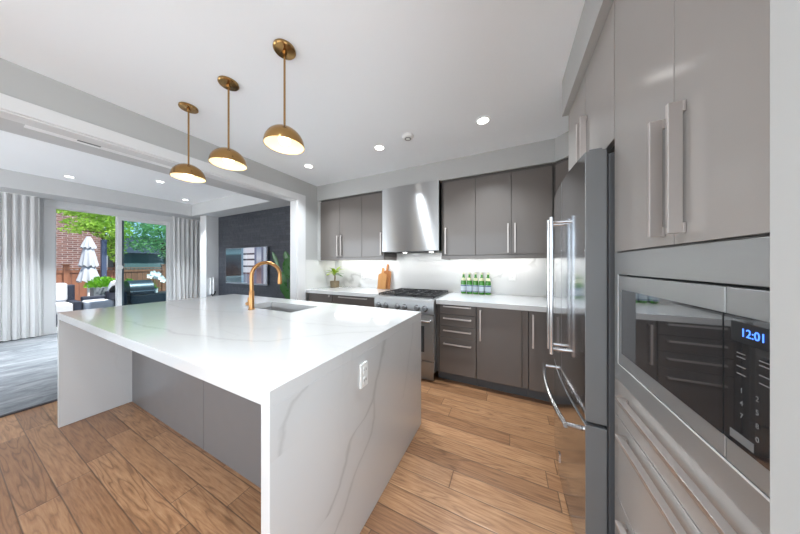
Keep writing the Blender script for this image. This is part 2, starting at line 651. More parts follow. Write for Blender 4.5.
def obj(name, bm, m, parent=None, bevel=0., seg=2, at=None, smooth=35):
    """one mesh object; bm is in world coordinates"""
    bmesh.ops.recalc_face_normals(bm, faces=bm.faces)
    o0 = Vector(WO[parent.name]) if parent else Vector(at or (0, 0, 0))
    bmesh.ops.translate(bm, verts=bm.verts, vec=-o0)
    for f in bm.faces:
        f.smooth = True
    for e in bm.edges:
        e.smooth = len(e.link_faces) == 2 and e.calc_face_angle(0) < math.radians(smooth)
    me = bpy.data.meshes.new(name)
    bm.to_mesh(me)
    bm.free()
    me.materials.append(m)
    o = bpy.data.objects.new(name, me)
    COL.objects.link(o)
    if parent:
        o.parent = parent
    else:
        o.location = o0
    WO[o.name] = tuple(o0)
    if bevel:
        b = o.modifiers.new('bevel', 'BEVEL')
        b.width = bevel
        b.segments = seg
        b.limit_method = 'ANGLE'
        b.angle_limit = math.radians(40)
        b.harden_normals = True
    return o


def thing(name, label, cat, loc, group=None):
    o = bpy.data.objects.new(name, None)
    o.empty_display_size = .1
    COL.objects.link(o)
    o.location = loc
    WO[o.name] = tuple(loc)
    o['label'] = label
    o['category'] = cat
    if group:
        o['group'] = group
    return o


def tag(o, label, cat, group=None, kind=None):
    o['label'] = label
    o['category'] = cat
    if group:
        o['group'] = group
    if kind:
        o['kind'] = kind
    return o


def struct(name, bm, m, parent=None, bevel=0., label=None, at=None):
    o = obj(name, bm, m, parent, bevel, at=at)
    if parent is None:
        o['kind'] = 'structure'
        if label:
            o['label'] = label
            o['category'] = name.split('_')[0]
    return o


def dup(o, loc=None, parent=None, label=None):
    c = o.copy()
    COL.objects.link(c)
    if parent:
        c.parent = parent
    if loc is not None:
        c.location = loc
    if label:
        c['label'] = label
    for ch in o.children:
        dup(ch, None, c)
    WO[c.name] = tuple(c.location)
    return c


# ------------------------------------------------------------------ structure
ZC = 2.612      # kitchen ceiling
XL = -2.90      # kitchen left wall
YB = 3.25       # kitchen back wall
XP = -7.75      # patio wall
ZF = 2.52       # family-room soffit
ZT = 2.80       # family-room tray ceiling
YS = 3.22       # slate wall
YW = -2.40      # wall behind the camera

b = newbm(); bx(b, XP-.05, 1.15, YW-.15, 3.6, -.12, 0)
struct('floor', b, M['floor'], label='oak plank floor running through kitchen and family room')
b = newbm(); bx(b, XL-.13, 1.15, YW-.15, 3.35, ZC, ZC+.15)
ceil = struct('ceiling', b, M['ceiling'], label='flat white kitchen ceiling with recessed lights')
# soffit above the back cabinets, diagonal corner, right run
b = newbm(); prism(b, [(XL, 2.815), (.42, 2.815), (.70, 2.535), (.70, 1.97), (.98, 1.97), (.98, YB), (XL, YB)], 2.37, ZC)
obj('soffit', b, M['wall'], ceil)
b = newbm(); bx(b, .335, .98, .40, 1.965, 2.36, ZC)
obj('soffit', b, M['wall'], ceil)
# family-room ceiling: soffit ring and tray
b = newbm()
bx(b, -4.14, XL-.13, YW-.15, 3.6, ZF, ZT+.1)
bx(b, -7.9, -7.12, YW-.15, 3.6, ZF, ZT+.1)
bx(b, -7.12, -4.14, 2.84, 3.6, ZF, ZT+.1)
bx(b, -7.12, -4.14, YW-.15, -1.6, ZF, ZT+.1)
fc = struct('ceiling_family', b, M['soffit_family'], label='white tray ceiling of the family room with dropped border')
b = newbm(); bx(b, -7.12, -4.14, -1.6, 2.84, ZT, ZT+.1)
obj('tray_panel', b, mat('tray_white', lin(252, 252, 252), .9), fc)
# kitchen left wall with the wide opening
b = newbm()
bx(b, XL-.13, XL, 2.42, YS+.05, 0, ZC)
bx(b, XL-.13, XL, YW, -1.9, 0, ZC)
bx(b, XL-.13, XL, -1.9, 2.42, 2.29, ZC)
struct('wall_left', b, M['wall'], label='grey kitchen wall with wide opening into the family room')
b = newbm(); bx(b, XL-.135, 1.15, YB, YB+.15, 0, ZC)
struct('wall_back', b, M['wall'], label='kitchen wall behind the range and counters')
b = newbm()
bx(b, .98, 1.13, .15, YB, 0, ZC); bx(b, .98, 1.13, YW, -1.65, 0, ZC)
bx(b, .98, 1.13, -1.65, .15, 0, .6); bx(b, .98, 1.13, -1.65, .15, 2.3, ZC)
struct('wall_right', b, M['wall'], label='kitchen side wall behind the tall cabinets')
b = newbm(); bx(b, .30, .366, .33, .469, 0, ZC); bx(b, .366, .975, .33, .43, 0, ZC)
struct('wall_pier', b, M['wall'], label='pale wall pier ending beside the microwave cabinet')
# wall behind the camera, with two windows added for fill light
b = newbm()
for a0, a1 in ((XP-.15, -6.9), (-4.3, -2.5), (.1, 1.15)):
    bx(b, a0, a1, YW-.15, YW, 0, 2.9)
for a0, a1 in ((-6.9, -4.3), (-2.5, .1)):
    bx(b, a0, a1, YW-.15, YW, 0, .35)
    bx(b, a0, a1, YW-.15, YW, 2.35, 2.9)
struct('wall_front', b, M['wall_family'], label='wall behind the camera with two windows')
for i, a0 in enumerate((-6.9, -2.5)):
    w = newbm()
    for s0, s1, t0, t1 in ((0, 2.6, .35, .42), (0, 2.6, 2.28, 2.35), (0, .07, .42, 2.28), (2.53, 2.6, .42, 2.28), (1.27, 1.33, .42, 2.28)):
        bx(w, a0+s0, a0+s1, YW-.12, YW-.05, t0, t1)
    wf = struct('window_%d' % (i+1), w, M['trim'], label=('wide family-room window behind the camera', 'wide kitchen window behind the camera')[i])
    g_ = newbm(); bx(g_, a0+.07, a0+2.53, YW-.09, YW-.08, .42, 2.28)
    obj('pane', g_, M['glass'], wf)
w = newbm()  # side window added to light the island side and ceiling
for y0_, y1_, t0, t1 in ((-1.65, .15, .6, .67), (-1.65, .15, 2.23, 2.3), (-1.65, -1.58, .67, 2.23), (.08, .15, .67, 2.23)):
    bx(w, 1.03, 1.10, y0_, y1_, t0, t1)
wf = struct('window_3', w, M['trim'], label='side kitchen window near the camera, out of view')
g_ = newbm(); bx(g_, 1.06, 1.07, -1.58, .08, .67, 2.23)
obj('pane', g_, M['glass'], wf)
# patio wall: door opening y 1.0..2.66, z 0..2.38
DY0, DY1, DZ = .98, 2.69, 2.43
b = newbm()
bx(b, XP-.15, XP, YW, DY0, 0, 2.9)
bx(b, XP-.15, XP, DY1, YS+.2, 0, 2.9)
bx(b, XP-.15, XP, DY0, DY1, DZ, 2.9)
struct('wall_patio', b, M['wall_family'], label='pale family-room wall around the patio door')
# column and slate wall
b = newbm(); bx(b, -7.02, -6.72, 2.96, YS, 0, ZF)
struct('wall_column', b, M['trim'], label='white column between the curtain and the stone wall')
b = newbm(); bx(b, XP, XL-.13, YS, YS+.15, 0, ZF)
struct('wall_stone', b, M['slate'], label='dark grey stacked stone wall behind the television')
# opening casing
b = newbm()
bx(b, XL, XL+.018, 2.42, 2.565, 0, 2.385)
bx(b, XL, XL+.018, -1.9, 2.42, 2.29, 2.385)
struct('trim_1', b, M['trim'], bevel=.003, label='white casing around the opening to the family room')
b = newbm()
bx(b, XL-.135, XL+.001, 2.408, 2.42, 0, 2.29)
bx(b, XL-.132, XL+.001, -1.9, 2.42, 2.278, 2.2895)
struct('trim_2', b, M['trim'], label='white jamb lining of the opening')
b = newbm(); bx(b, XP, XP+.015, YW, DY0-.1, 0, .12)
struct('baseboard_patio', b, M['trim'], bevel=.003)
b = newbm(); bx(b, -6.72, XL-.14, YS-.015, YS, 0, .12)
struct('baseboard_stone', b, M['trim'], bevel=.003)
# curtain pocket fascia below the soffit at the patio wall
b = newbm(); bx(b, XP, XP+.019, DY0-.07, DY1+.05, DZ+.052, ZF)
struct('trim_3', b, M['trim'], bevel=.002)
# backsplash
b = newbm(); bx(b, XL+.0, .98, YB-.012, YB, .92, 1.62)
struct('wall_backsplash', b, M['marble_splash'], label='white marble backsplash slab behind the range')
b = newbm(); bx(b, XL, XL+.012, 2.57, YB-.012, .92, 1.385)
struct('wall_side_splash', b, M['marble_splash'], label='short marble side splash beside the white casing')

# patio door
dr = thing('door_1', 'white framed sliding patio door with two glass panels', 'door', (XP, 1.8, 0))
dr['kind'] = 'structure'
b = newbm()
fx0, fx1 = XP-.11, XP+.02
bx(b, fx0, fx1, DY0-.07, DY0+.055, 0, DZ-.0455)
bx(b, fx0, fx1, DY1-.055, DY1+.05, 0, DZ-.0455)
bx(b, fx0, fx1, DY0-.07, DY1+.05, DZ-.045, DZ+.05)
bx(b, fx0, fx1, DY0+.0555, DY1-.0555, .0, .03)
obj('frame', b, M['trim'], dr, .004)
for nm, y0, y1, xx, zt, gm in (('fixed_panel', 1.02, 1.83, XP-.075, 2.385, 'glass'), ('sliding_panel', 1.795, 2.635, XP-.025, 2.375, 'glass_tint')):
    b = newbm()
    s = .03 if nm == 'fixed_panel' else .06
    s1 = .05 if nm == 'fixed_panel' else .055
    t = .012 if nm == 'fixed_panel' else .085
    bx(b, xx, xx+.035, y0, y0+s, .03, zt)
    bx(b, xx, xx+.035, y1-s1, y1, .03, zt)
    bx(b, xx, xx+.035, y0+s, y1-s1, zt-t, zt)
    bx(b, xx, xx+.035, y0+s, y1-s1, .03, .12)
    f = obj(nm, b, M['trim'], dr, .003)
    b = newbm(); bx(b, xx+.014, xx+.02, y0+s, y1-s1, .12, zt-t)
    obj('pane', b, M[gm], f)
    if nm == 'sliding_panel':
        b = newbm(); bx(b, xx+.008, xx+.03, y0+s, y0+s+.03, .12, zt-t)
        obj('screen_rail', b, mat('screen_rail_dark', lin(70, 84, 92), .4), f)
        b = newbm(); tube(b, [(xx+.035, y0+.028, 1.25), (xx+.06, y0+.028, 1.25)], .05, 20)
        obj('handle', b, M['plastic_w'], f, .004)

# curtains


def curtain(name, x, y0, y1, z0, z1, n, label, amp=.045):
    bm = newbm()
    N = n*14
    rows = [z0, z0+.5, z0+1.2, (z0+z1)/2+.4, z1-.06, z1]
    grid = []
    rnd = [random.uniform(.75, 1.2) for _ in range(n+2)]
    for j, z in enumerate(rows):
        sp = 1 if j < 4 else .75
        row = []
        for i in range(N+1):
            t = i/N
            ph = t*n*2*PI
            a = amp*rnd[int(t*n)]*sp
            y = y0+(y1-y0)*t + .35*a*math.sin(2*ph)*.3
            if j < 2:
                y += (.02*math.sin(t*7))
            row.append(bm.verts.new((x+a*math.sin(ph)+.006*math.sin(3.1*ph+j), y, z)))
        grid.append(row)
    for r0, r1 in zip(grid, grid[1:]):
        for i in range(N):
            bm.faces.new((r0[i], r0[i+1], r1[i+1], r1[i]))
    t = thing(name, label, 'curtain', (x, (y0+y1)/2, z0), 'family room curtains')
    o = obj('drape', bm, M['curtain'], t, smooth=80)
    sd = o.modifiers.new('thick', 'SOLIDIFY')
    sd.thickness = .004
    b2 = newbm(); bx(b2, x-.02, x+.02, y0-.02, y1-.03, z1, z1+.012)
    obj('track', b2, M['plastic_w'], t)
    return t


curtain('curtain', -7.60, -1.2, .86, .03, ZF-.014, 26, 'wide pale grey pleated curtain left of the patio door', .026)
curtain('curtain', -7.60, 2.66, 3.20, .03, ZF-.014, 6, 'narrow pale grey curtain stack between patio door and white column', .022)

# ------------------------------------------------------------------ ceiling fittings


def downlight(x, y, z, label, power, group, cat='ceiling light', spread=120):
    t = thing('recessed_light', label, cat, (x, y, z), group)
    b = newbm(); lathe(b, [(.062, -.001), (.062, -.006), (.048, -.008), (.046, -.001)], (x, y, z), 28)
    obj('trim_ring', b, M['plastic_w'], t)
    b = newbm(); lathe(b, [(0, -.004), (.046, -.004), (.046, -.001), (0, -.001)], (x, y, z), 28)
    obj('lens', b, M['led'], t)
    l = area('lamp', (0, 0, -.012), (0, 0, 0), .09, .09, power, (.86, .94, 1.0), 'DISK', math.radians(70 if 'family' in group else spread))
    l.parent = t
    return t


KP = 7.5
downlight(-2.395, 2.18, ZC, 'recessed ceiling light nearest the left wall, behind the pendants', KP*1.1, 'kitchen downlights')
downlight(-1.31, 2.18, ZC, 'recessed ceiling light in the middle, beside the smoke detector', KP*1.1, 'kitchen downlights')
downlight(-.22, 2.18, ZC, 'rightmost recessed kitchen ceiling light, near the right cabinets', KP*1.3, 'kitchen downlights')
for x, y in ((-.75, .05), (-.35, -1.3), (-2.4, -1.3)):  # unseen lamps added to light the room
    downlight(x, y, ZC, 'recessed kitchen ceiling light out of the photo behind the camera', KP, 'kitchen downlights')
downlight(-6.72, 1.03, ZT, 'family room ceiling light above the left part of the patio door', 16, 'family room downlights')
downlight(-5.65, 1.80, ZT, 'family room ceiling light closest to the leftmost pendant', 16, 'family room downlights')
downlight(-6.70, 2.55, ZT, 'family room ceiling light in the corner before the stone wall', 10, 'family room downlights')
downlight(-5.6, -.6, ZT, 'family room ceiling light out of the photo to the left', 16, 'family room downlights')

b = newbm(); lathe(b, [(0, -.03), (.03, -.03), (.05, -.024), (.058, -.012), (.06, 0), (0, 0)], (-.933, 2.115, ZC), 28)
sd_ = obj('smoke_detector', b, M['plastic_w'], at=(-.933, 2.115, ZC))
tag(sd_, 'round white smoke detector on the kitchen ceiling', 'smoke detector')
b = newbm(); lathe(b, [(.022, -.031), (.034, -.031), (.034, -.0285), (.022, -.0285)], (-.933, 2.115, ZC), 20)
obj('vent_ring', b, M['side_grey'], sd_)

# linear diffuser in the family-room soffit
t = thing('air_diffuser', 'long white air diffuser in the family room soffit above the opening', 'air vent', (-3.78, .9, ZF))
b = newbm(); bx(b, -3.84, -3.67, .36, 1.6, ZF-.012, ZF)
obj('frame', b, mat('bright_white_enamel', lin(252, 252, 252), .3), t, .003)
b = newbm()
for k in range(3):
    bx(b, -3.77+k*.016, -3.761+k*.016, .62, .76, ZF-.016, ZF-.010)
obj('grille', b, M['side_grey'], t)


def pendant(x, y, label):
    t = thing('pendant_lamp', label, 'pendant lamp', (x, y, ZC), 'brass pendants over the island')
    c = (x, y, ZC)
    b = newbm(); lathe(b, [(0, 0), (.062, 0), (.063, -.012), (.058, -.018), (.014, -.022), (.012, -.04), (0, -.04)], c, 36)
    obj('canopy', b, M['brass'], t)
    zt = 2.135
    b = newbm(); tube(b, [(x, y, ZC-.03), (x, y, zt)], .006, 12)
    obj('rod', b, M['brass'], t)
    R, Hh = .112, .112
    prof = []
    for k in range(13):
        a = k/12*PI/2
        prof.append((R*math.sin(a), zt-ZC-Hh*(1-math.cos(a))))
    inner = [(max(0, r-.003), z-.003) for r, z in prof][::-1]
    inner[0] = (R-.003, prof[-1][1])
    b = newbm(); lathe(b, prof+inner, c, 48)
    sh = obj('lamp_shade', b, M['brass'], t)
    b = newbm(); lathe(b, [(max(0, r-.0035), z-.0035) for r, z in prof[:-1]]+[(R-.0035, prof[-1][1]+.001)], c, 48)
    obj('liner', b, M['liner'], sh)
    b = newbm(); tube(b, [(x, y, zt-.004), (x, y, zt-.045)], .02, 16)
    obj('socket', b, M['brass'], t)
    b = newbm()
    lathe(b, [(0, -.034), (.02, -.028), (.032, -.012), (.034, 0), (.028, .018), (.016, .032), (0, .034)], (x, y, zt-.074), 20)
    obj('bulb', b, M['bulb'], t)
    l = bpy.data.lights.new('lamp', 'POINT')
    l.energy = .5
    l.color = (1, .85, .62)
    l.shadow_soft_size = .035
    lo = bpy.data.objects.new('lamp', l)
    COL.objects.link(lo)
    lo.parent = t
    lo.location = (0, 0, zt-ZC-.118)
    return t


pendant(-1.228, .935, 'brass dome pendant nearest the camera, rightmost of the three')
pendant(-1.82, .935, 'brass dome pendant hanging in the middle of the three')
pendant(-2.40, .935, 'brass dome pendant farthest left, over the far island end')

# ------------------------------------------------------------------ island
IX0, IX1, IY0, IY1 = -3.285, -.655, .448, 1.753
wt = thing('island_worktop', 'white veined quartz waterfall worktop of the kitchen island', 'worktop', (-1.97, 1.1, 0))
SX0, SX1, SY0, SY1 = -2.245, -1.585, 1.265, 1.555
b = newbm()
xs = [IX0, SX0, SX1, IX1]
ys = [IY0, SY0, SY1, IY1]
vt = {(i, j, k): b.verts.new((xs[i], ys[j], (.868, .92)[k])) for i in range(4) for j in range(4) for k in range(2)}
for i in range(3):
    for j in range(3):
        if i == 1 and j == 1:
            continue
        for k in range(2):
            b.faces.new([vt[i, j, k], vt[i+1, j, k], vt[i+1, j+1, k], vt[i, j+1, k]])
for i in range(3):
    for j in (0, 3):
        b.faces.new([vt[i, j, 0], vt[i+1, j, 0], vt[i+1, j, 1], vt[i, j, 1]])
        b.faces.new([vt[j, i, 0], vt[j, i+1, 0], vt[j, i+1, 1], vt[j, i, 1]])
for (i0, j0, i1, j1) in ((1, 1, 2, 1), (2, 1, 2, 2), (2, 2, 1, 2), (1, 2, 1, 1)):
    b.faces.new([vt[i0, j0, 0], vt[i1, j1, 0], vt[i1, j1, 1], vt[i0, j0, 1]])
obj('top_slab', b, M['marble'], wt, .001)
b = newbm(); bx(b, IX1-.042, IX1, IY0, IY1, .001, .868)
obj('side_panel', b, M['marble_side'], wt, .0015)
b = newbm(); bx(b, IX0, IX0+.042, IY0, IY1, .001, .868)
obj('side_panel', b, M['marble'], wt, .0015)
ic = thing('island_cabinet', 'grey panelled island cabinet under the white worktop', 'cabinet', (-1.97, 1.3, 0))
px0, px1 = IX0+.043, IX1-.043
b = newbm(); bx(b, px0, px1, .86, 1.72, .0, .64)
bx(b, px0, -2.3, .86, 1.72, .64, .867); bx(b, -1.5, px1, .86, 1.72, .64, .867)
obj('body', b, M['cab_dark'], ic)
for a0, a1 in ((px0, -1.945), (-1.941, px1)):
    b = newbm(); bx(b, a0, a1, .84, .859, .0, .867)
    obj('back_panel', b, M['island_panel'], ic, .0015)
n = 4
for k in range(n):
    w = (px1-px0)/n
    b = newbm(); bx(b, px0+k*w+.002, px0+(k+1)*w-.002, 1.721, 1.74, .11, .86)
    d = obj('door', b, M['cab'], ic, .0015)
    b = newbm(); tube(b, [(px0+k*w+.05, 1.741, .6), (px0+k*w+.05, 1.768, .6), (px0+k*w+.05, 1.768, .84), (px0+k*w+.05, 1.741, .84)], .005, 8)
    obj('handle', b, M['nickel'], d)
# sink
sk = thing('kitchen_sink', 'stainless undermount sink set in the island', 'sink', (-1.915, 1.41, .66))
b = newbm()
a0, a1, c0, c1 = SX0-.012, SX1+.012, SY0-.012, SY1+.012
zt_, zb_ = .867, .665
bx(b, a0, a1, c0, c1, zb_-.004, zb_)
bx(b, a0, a0+.006, c0, c1, zb_, zt_); bx(b, a1-.006, a1, c0, c1, zb_, zt_)
bx(b, a0, a1, c0, c0+.006, zb_, zt_); bx(b, a0, a1, c1-.006, c1, zb_, zt_)
obj('basin', b, M['steel_sink'], sk, .001)
b = newbm(); lathe(b, [(0, .004), (.03, .004), (.042, .002), (.042, 0), (0, 0)], (-1.915, 1.41, zb_), 24)
obj('drain', b, M['chrome'], sk)
# faucet
fx_, fy_ = -2.0, 1.205
fc_ = thing('kitchen_faucet', 'brushed gold gooseneck faucet beside the island sink', 'faucet', (fx_, fy_, .92))
b = newbm(); lathe(b, [(0, .001), (.027, .001), (.027, .006), (.021, .012), (.020, .155), (.0135, .165), (0, .165)], (fx_, fy_, .92), 28)
obj('base', b, M['gold'], fc_)
dx_, dy_ = .07, .215
pts = [(fx_, fy_, 1.07), (fx_, fy_, 1.21)]
R_ = math.hypot(dx_, dy_)/2
for k in range(1, 17):
    a = PI-k/16*PI
    s_ = (1+math.cos(a))/2
    pts.append((fx_+dx_*s_, fy_+dy_*s_, 1.21+R_*math.sin(a)))
pts.append((fx_+dx_, fy_+dy_, 1.19))
b = newbm(); tube(b, pts, .0150, 16)
obj('spout', b, M['gold'], fc_)
b = newbm(); tube(b, [(fx_+dx_, fy_+dy_, 1.19), (fx_+dx_, fy_+dy_, 1.135), (fx_+dx_, fy_+dy_, 1.125)], [.0165, .019, .017], 16)
obj('spray_head', b, M['gold'], fc_)
b = newbm(); tube(b, [(fx_-.018, fy_, .965), (fx_-.062, fy_, .965)], [.016, .016], 16)
tube(b, [(fx_-.046, fy_, .975), (fx_-.05, fy_, 1.02)], [.005, .004], 10)
obj('lever', b, M['gold'], fc_)
# island outlet
ol = thing('island_outlet', 'white power outlet on the island waterfall side', 'outlet', (-.655, .93, .70))


def outlet_x(parent, x, y0, y1, z0, z1):
    b = newbm(); bx(b, x, x+.012, y0, y1, z0, z1)
    p_ = obj('cover_plate', b, M['plastic_w'], parent, .003)
    for zc in ((z0*.72+z1*.28), (z0*.28+z1*.72)):
        b = newbm(); bx(b, x+.012, x+.0145, y0+.016, y1-.016, zc-.016, zc+.016)
        f = obj('socket', b, M['plastic_w'], p_, .002)
        b = newbm()
        bx(b, x+.0146, x+.0152, (y0+y1)/2-.010, (y0+y1)/2-.007, zc-.004, zc+.008)
        bx(b, x+.0146, x+.0152, (y0+y1)/2+.007, (y0+y1)/2+.010, zc-.004, zc+.008)
        obj('slot', b, M['gasket'], f)


outlet_x(ol, -.654, .900, .958, .706, .822)

# ------------------------------------------------------------------ strap handles and cabinets


def handle(parent, face, axis, p, a0, a1, m='nickel', out=.03, w=.014, t=.012):
    """U-shaped strap handle. face: '-y' or '-x' front; axis 'z' upright or 'h' horizontal.
    p = (position across, plane position of the door face)"""
    b = newbm()
    if face == '-y':
        c, pl = p
        if axis == 'z':
            bx(b, c-w/2, c+w/2, pl-out, pl-out+t, a0, a1)
            for z0 in (a0, a1-t):
                bx(b, c-w/2, c+w/2, pl-out+t, pl-.0005, z0, z0+t)
        else:
            bx(b, a0, a1, pl-out, pl-out+t, c-w/2, c+w/2)
            for x0 in (a0, a1-t):
                bx(b, x0, x0+t, pl-out+t, pl-.0005, c-w/2, c+w/2)
    else:
        c, pl = p
        if axis == 'z':
            bx(b, pl-out, pl-out+t, c-w/2, c+w/2, a0, a1)
            for z0 in (a0, a1-t):
                bx(b, pl-out+t, pl-.0005, c-w/2, c+w/2, z0, z0+t)
        else:
            bx(b, pl-out, pl-out+t, a0, a1, c-w/2, c+w/2)
            for y0 in (a0, a1-t):
                bx(b, pl-out+t, pl-.0005, y0, y0+t, c-w/2, c+w/2)
    return obj('handle', b, M[m], parent, .001)


UF = 2.82   # face of upper doors
GU = 'wall cabinets along the back wall'


def upper(label, x0, x1, doors, z0=1.42, z1=2.335):
    t = thing('wall_cabinet', label, 'cabinet', ((x0+x1)/2, UF, z0), GU)
    b = newbm(); bx(b, x0+.001, x1-.001, UF+.022, YB-.013, z0-.0, 2.368)
    obj('body', b, M['cab_dark'], t)
    b = newbm(); bx(b, x0, x1, UF+.004, UF+.03, 1.375, z0-.001)
    obj('light_rail', b, M['cab'], t, .001)
    for xs_ in ((x1-.02,) if abs(x1+1.622) < .01 else ()) + ((x0,) if abs(x0+.785) < .01 else ()):
        b = newbm(); bx(b, xs_, xs_+.018, UF+.031, YB-.013, 1.375, z0-.001)
        obj('side_rail', b, M['cab'], t, .001)
    for a0, a1, hx in doors:
        b = newbm(); bx(b, a0+.002, a1-.002, UF, UF+.02, z0+.002, z1)
        d = obj('door', b, M['cab'], t, .0015)
        if hx is not None:
            handle(d, '-y', 'z', (hx, UF), 1.44, 1.765)
    # under-cabinet light
    b = newbm(); bx(b, x0+.06, x1-.06, YB-.16, YB-.13, z0-.010, z0)
    s = obj('light_strip', b, M['led_strip'], t)
    l = area('lamp', (0, YB-.145-UF, -.014), (0, 0, 0), (x1-x0)-.14, .03, 0.8*(x1-x0), (1, 1, 1))
    l.parent = t
    return t


upper('two-door taupe wall cabinet left of the hood, beside the casing', -2.83, -2.0, [(-2.83, -2.42, -2.455), (-2.42, -2.0, -2.385)])
upper('single-door taupe wall cabinet touching the left side of the hood', -2.0, -1.622, [(-2.0, -1.622, -1.66)])
upper('single-door taupe wall cabinet touching the right side of the hood', -.785, -.37, [(-.755, -.37, -.725)])
upper('two-door taupe wall cabinet near the refrigerator', -.37, .40, [(-.37, .015, -.02), (.015, .40, .05)])
# left filler
b = newbm(); bx(b, XL, -2.832, UF+.01, UF+.03, 1.375, 2.368)
tag(obj('filler_panel', b, M['wall'], at=(-2.87, UF, 1.375)), 'narrow pale filler strip between left wall and first wall cabinet', 'panel')
# diagonal corner cabinet
t = thing('corner_wall_cabinet', 'taupe corner wall cabinet partly hidden by the refrigerator', 'cabinet', (.6, 2.8, 1.42), GU)
b = newbm(); prism(b, [(.402, 2.85), (.435, 2.84), (.712, 2.563), (.712, 1.985), (.97, 1.985), (.97, 3.16), (.402, 3.16)], 1.375, 2.368)
obj('body', b, M['cab_dark'], t)
b = newbm(); prism(b, [(.425, 2.822), (.700, 2.547), (.712, 2.559), (.437, 2.834)], 1.42, 2.335)
obj('door', b, M['cab'], t, .001)

# hood
hd = thing('range_hood', 'tall brushed stainless range hood between the wall cabinets', 'range hood', (-1.2, 2.78, 1.49))
b = newbm(); bx(b, -1.618, -.80, 2.77, YB-.013, 1.484, 2.368)
obj('body', b, M['steel_hood'], hd, .004)
b = newbm(); bx(b, -1.60, -.815, 2.80, YB-.03, 1.4825, 1.4838)
obj('filter_panel', b, M['gasket'], hd)
for x in (-1.38, -.98):
    b = newbm(); lathe(b, [(0, -.004), (.03, -.004), (.03, 0), (0, 0)], (x, 3.02, 1.482), 20)
    lens = obj('lens', b, M['led'], hd)
    l = area('lamp', (x+1.2, 3.02-2.78, -.016), (0, 0, 0), .05, .05, .6, (1, 1, 1), 'DISK')
    l.parent = hd

# base cabinets
BF = 2.485
GB = 'base cabinets along the back wall'


def base_body(t, x0, x1, depth=None):
    b = newbm(); bx(b, x0+.001, x1-.001, BF+.022, YB-.001, .11, .868)
    obj('body', b, M['cab_dark'], t)
    b = newbm(); bx(b, x0, x1, BF+.085, BF+.10, .0, .109)
    obj('toe_kick', b, M['toe'], t)


t = thing('base_cabinet', 'four-drawer taupe base cabinet right of the range', 'cabinet', (-.52, BF, 0), GB)
base_body(t, -.748, -.318)
b = newbm(); bx(b, -.748, -.712, BF+.004, BF+.024, .11, .865); obj('filler', b, M['cab_dark'], t)
for z0, z1, hz in ((.762, .863, .848), (.634, .758, .718), (.508, .630, .583), (.115, .504, .437)):
    b = newbm(); bx(b, -.708, -.321, BF, BF+.02, z0, z1)
    d = obj('drawer', b, M['cab'], t, .0015)
    handle(d, '-y', 'h', (hz, BF), -.665, -.368, out=.028)
t = thing('base_cabinet', 'wide single-door taupe base cabinet in the middle of the right run', 'cabinet', (-.1, BF, 0), GB)
base_body(t, -.316, .158)
b = newbm(); bx(b, -.314, .102, BF, BF+.02, .115, .863)
d = obj('door', b, M['cab'], t, .0015)
handle(d, '-y', 'z', (-.275, BF), .52, .835)
b = newbm(); bx(b, .106, .156, BF+.006, BF+.02, .115, .863); obj('filler', b, M['cab'], t, .001)
t = thing('base_cabinet', 'taupe corner base cabinet beside the refrigerator', 'cabinet', (.5, BF, 0), GB)
base_body(t, .16, .97)
b = newbm(); bx(b, .162, .62, BF, BF+.02, .115, .863)
d = obj('door', b, M['cab'], t, .0015)
handle(d, '-y', 'z', (.195, BF), .52, .835)
BF = 2.595
t = thing('base_cabinet', 'wide-drawer taupe base cabinet left of the range', 'cabinet', (-2.0, BF, 0), GB)
base_body(t, -2.36, -1.535)
for z0, z1, hz in ((.70, .863, .838), (.41, .696, .65), (.115, .406, .36)):
    b = newbm(); bx(b, -2.358, -1.56, BF, BF+.02, z0, z1)
    d = obj('drawer', b, M['cab'], t, .0015)
    handle(d, '-y', 'h', (hz, BF), -2.24, -1.75, out=.028)
t = thing('base_cabinet', 'narrow taupe base cabinet with round knob in the left corner', 'cabinet', (-2.6, BF, 0), GB)
base_body(t, -2.88, -2.362)
b = newbm(); bx(b, -2.85, -2.365, BF, BF+.02, .115, .863)
d = obj('door', b, M['cab'], t, .0015)
b = newbm(); tube(b, [(-2.42, BF, .84), (-2.42, BF-.012, .84), (-2.42, BF-.02, .84)], [.006, .016, .014], 16)
obj('knob', b, M['nickel'], d)

BF = 2.485

# worktops of the back run
b = newbm(); bx(b, XL+.001, -1.519, 2.56, YB-.0125, .87, .92)
tag(obj('worktop', b, M['marble'], bevel=.002, at=(-2.2, 2.8, .87)), 'white quartz worktop left of the range, holding the small plant', 'worktop')
b = newbm(); bx(b, -.742, .979, 2.45, YB-.0125, .87, .92)
tag(obj('worktop', b, M['marble'], bevel=.002, at=(.1, 2.8, .87)), 'white quartz worktop right of the range, holding the green bottles', 'worktop')

# range
RX0, RX1, RF = -1.515, -.751, 2.40
rg = thing('kitchen_range', 'stainless gas range with black grates and round knobs', 'range', (-1.13, RF, 0))
b = newbm(); bx(b, RX0, RX1, RF+.04, 3.15, .10, .915)
obj('body', b, M['steel_x'], rg, .002)
b = newbm(); bx(b, RX0+.02, RX1-.02, RF+.06, RF+.08, .0, .10)
obj('kick_plate', b, M['steel_x'], rg)
b = newbm(); prism(b, [(RF+.04, .752), (RF+.0, .758), (RF+.0, .885), (RF+.018, .915), (RF+.04, .915)], RX0, RX1, 'x')
obj('control_panel', b, M['steel_x'], rg, .003)
for k, x in enumerate((-1.447, -1.348, -1.193, -1.1, -.947, -.852)):
    b = newbm(); tube(b, [(x, RF-.001, .815), (x, RF-.006, .815)], .034, 24)
    kn = obj('knob', b, M['chrome'], rg)
    b = newbm(); tube(b, [(x, RF-.006, .815), (x, RF-.034, .815), (x, RF-.038, .815)], [.026, .023, .018], 24)
    obj('knob_cap', b, M['side_grey'], kn)
b = newbm(); bx(b, RX0+.003, RX1-.003, RF+.005, RF+.038, .235, .745)
od = obj('oven_door', b, M['steel_x'], rg, .004)
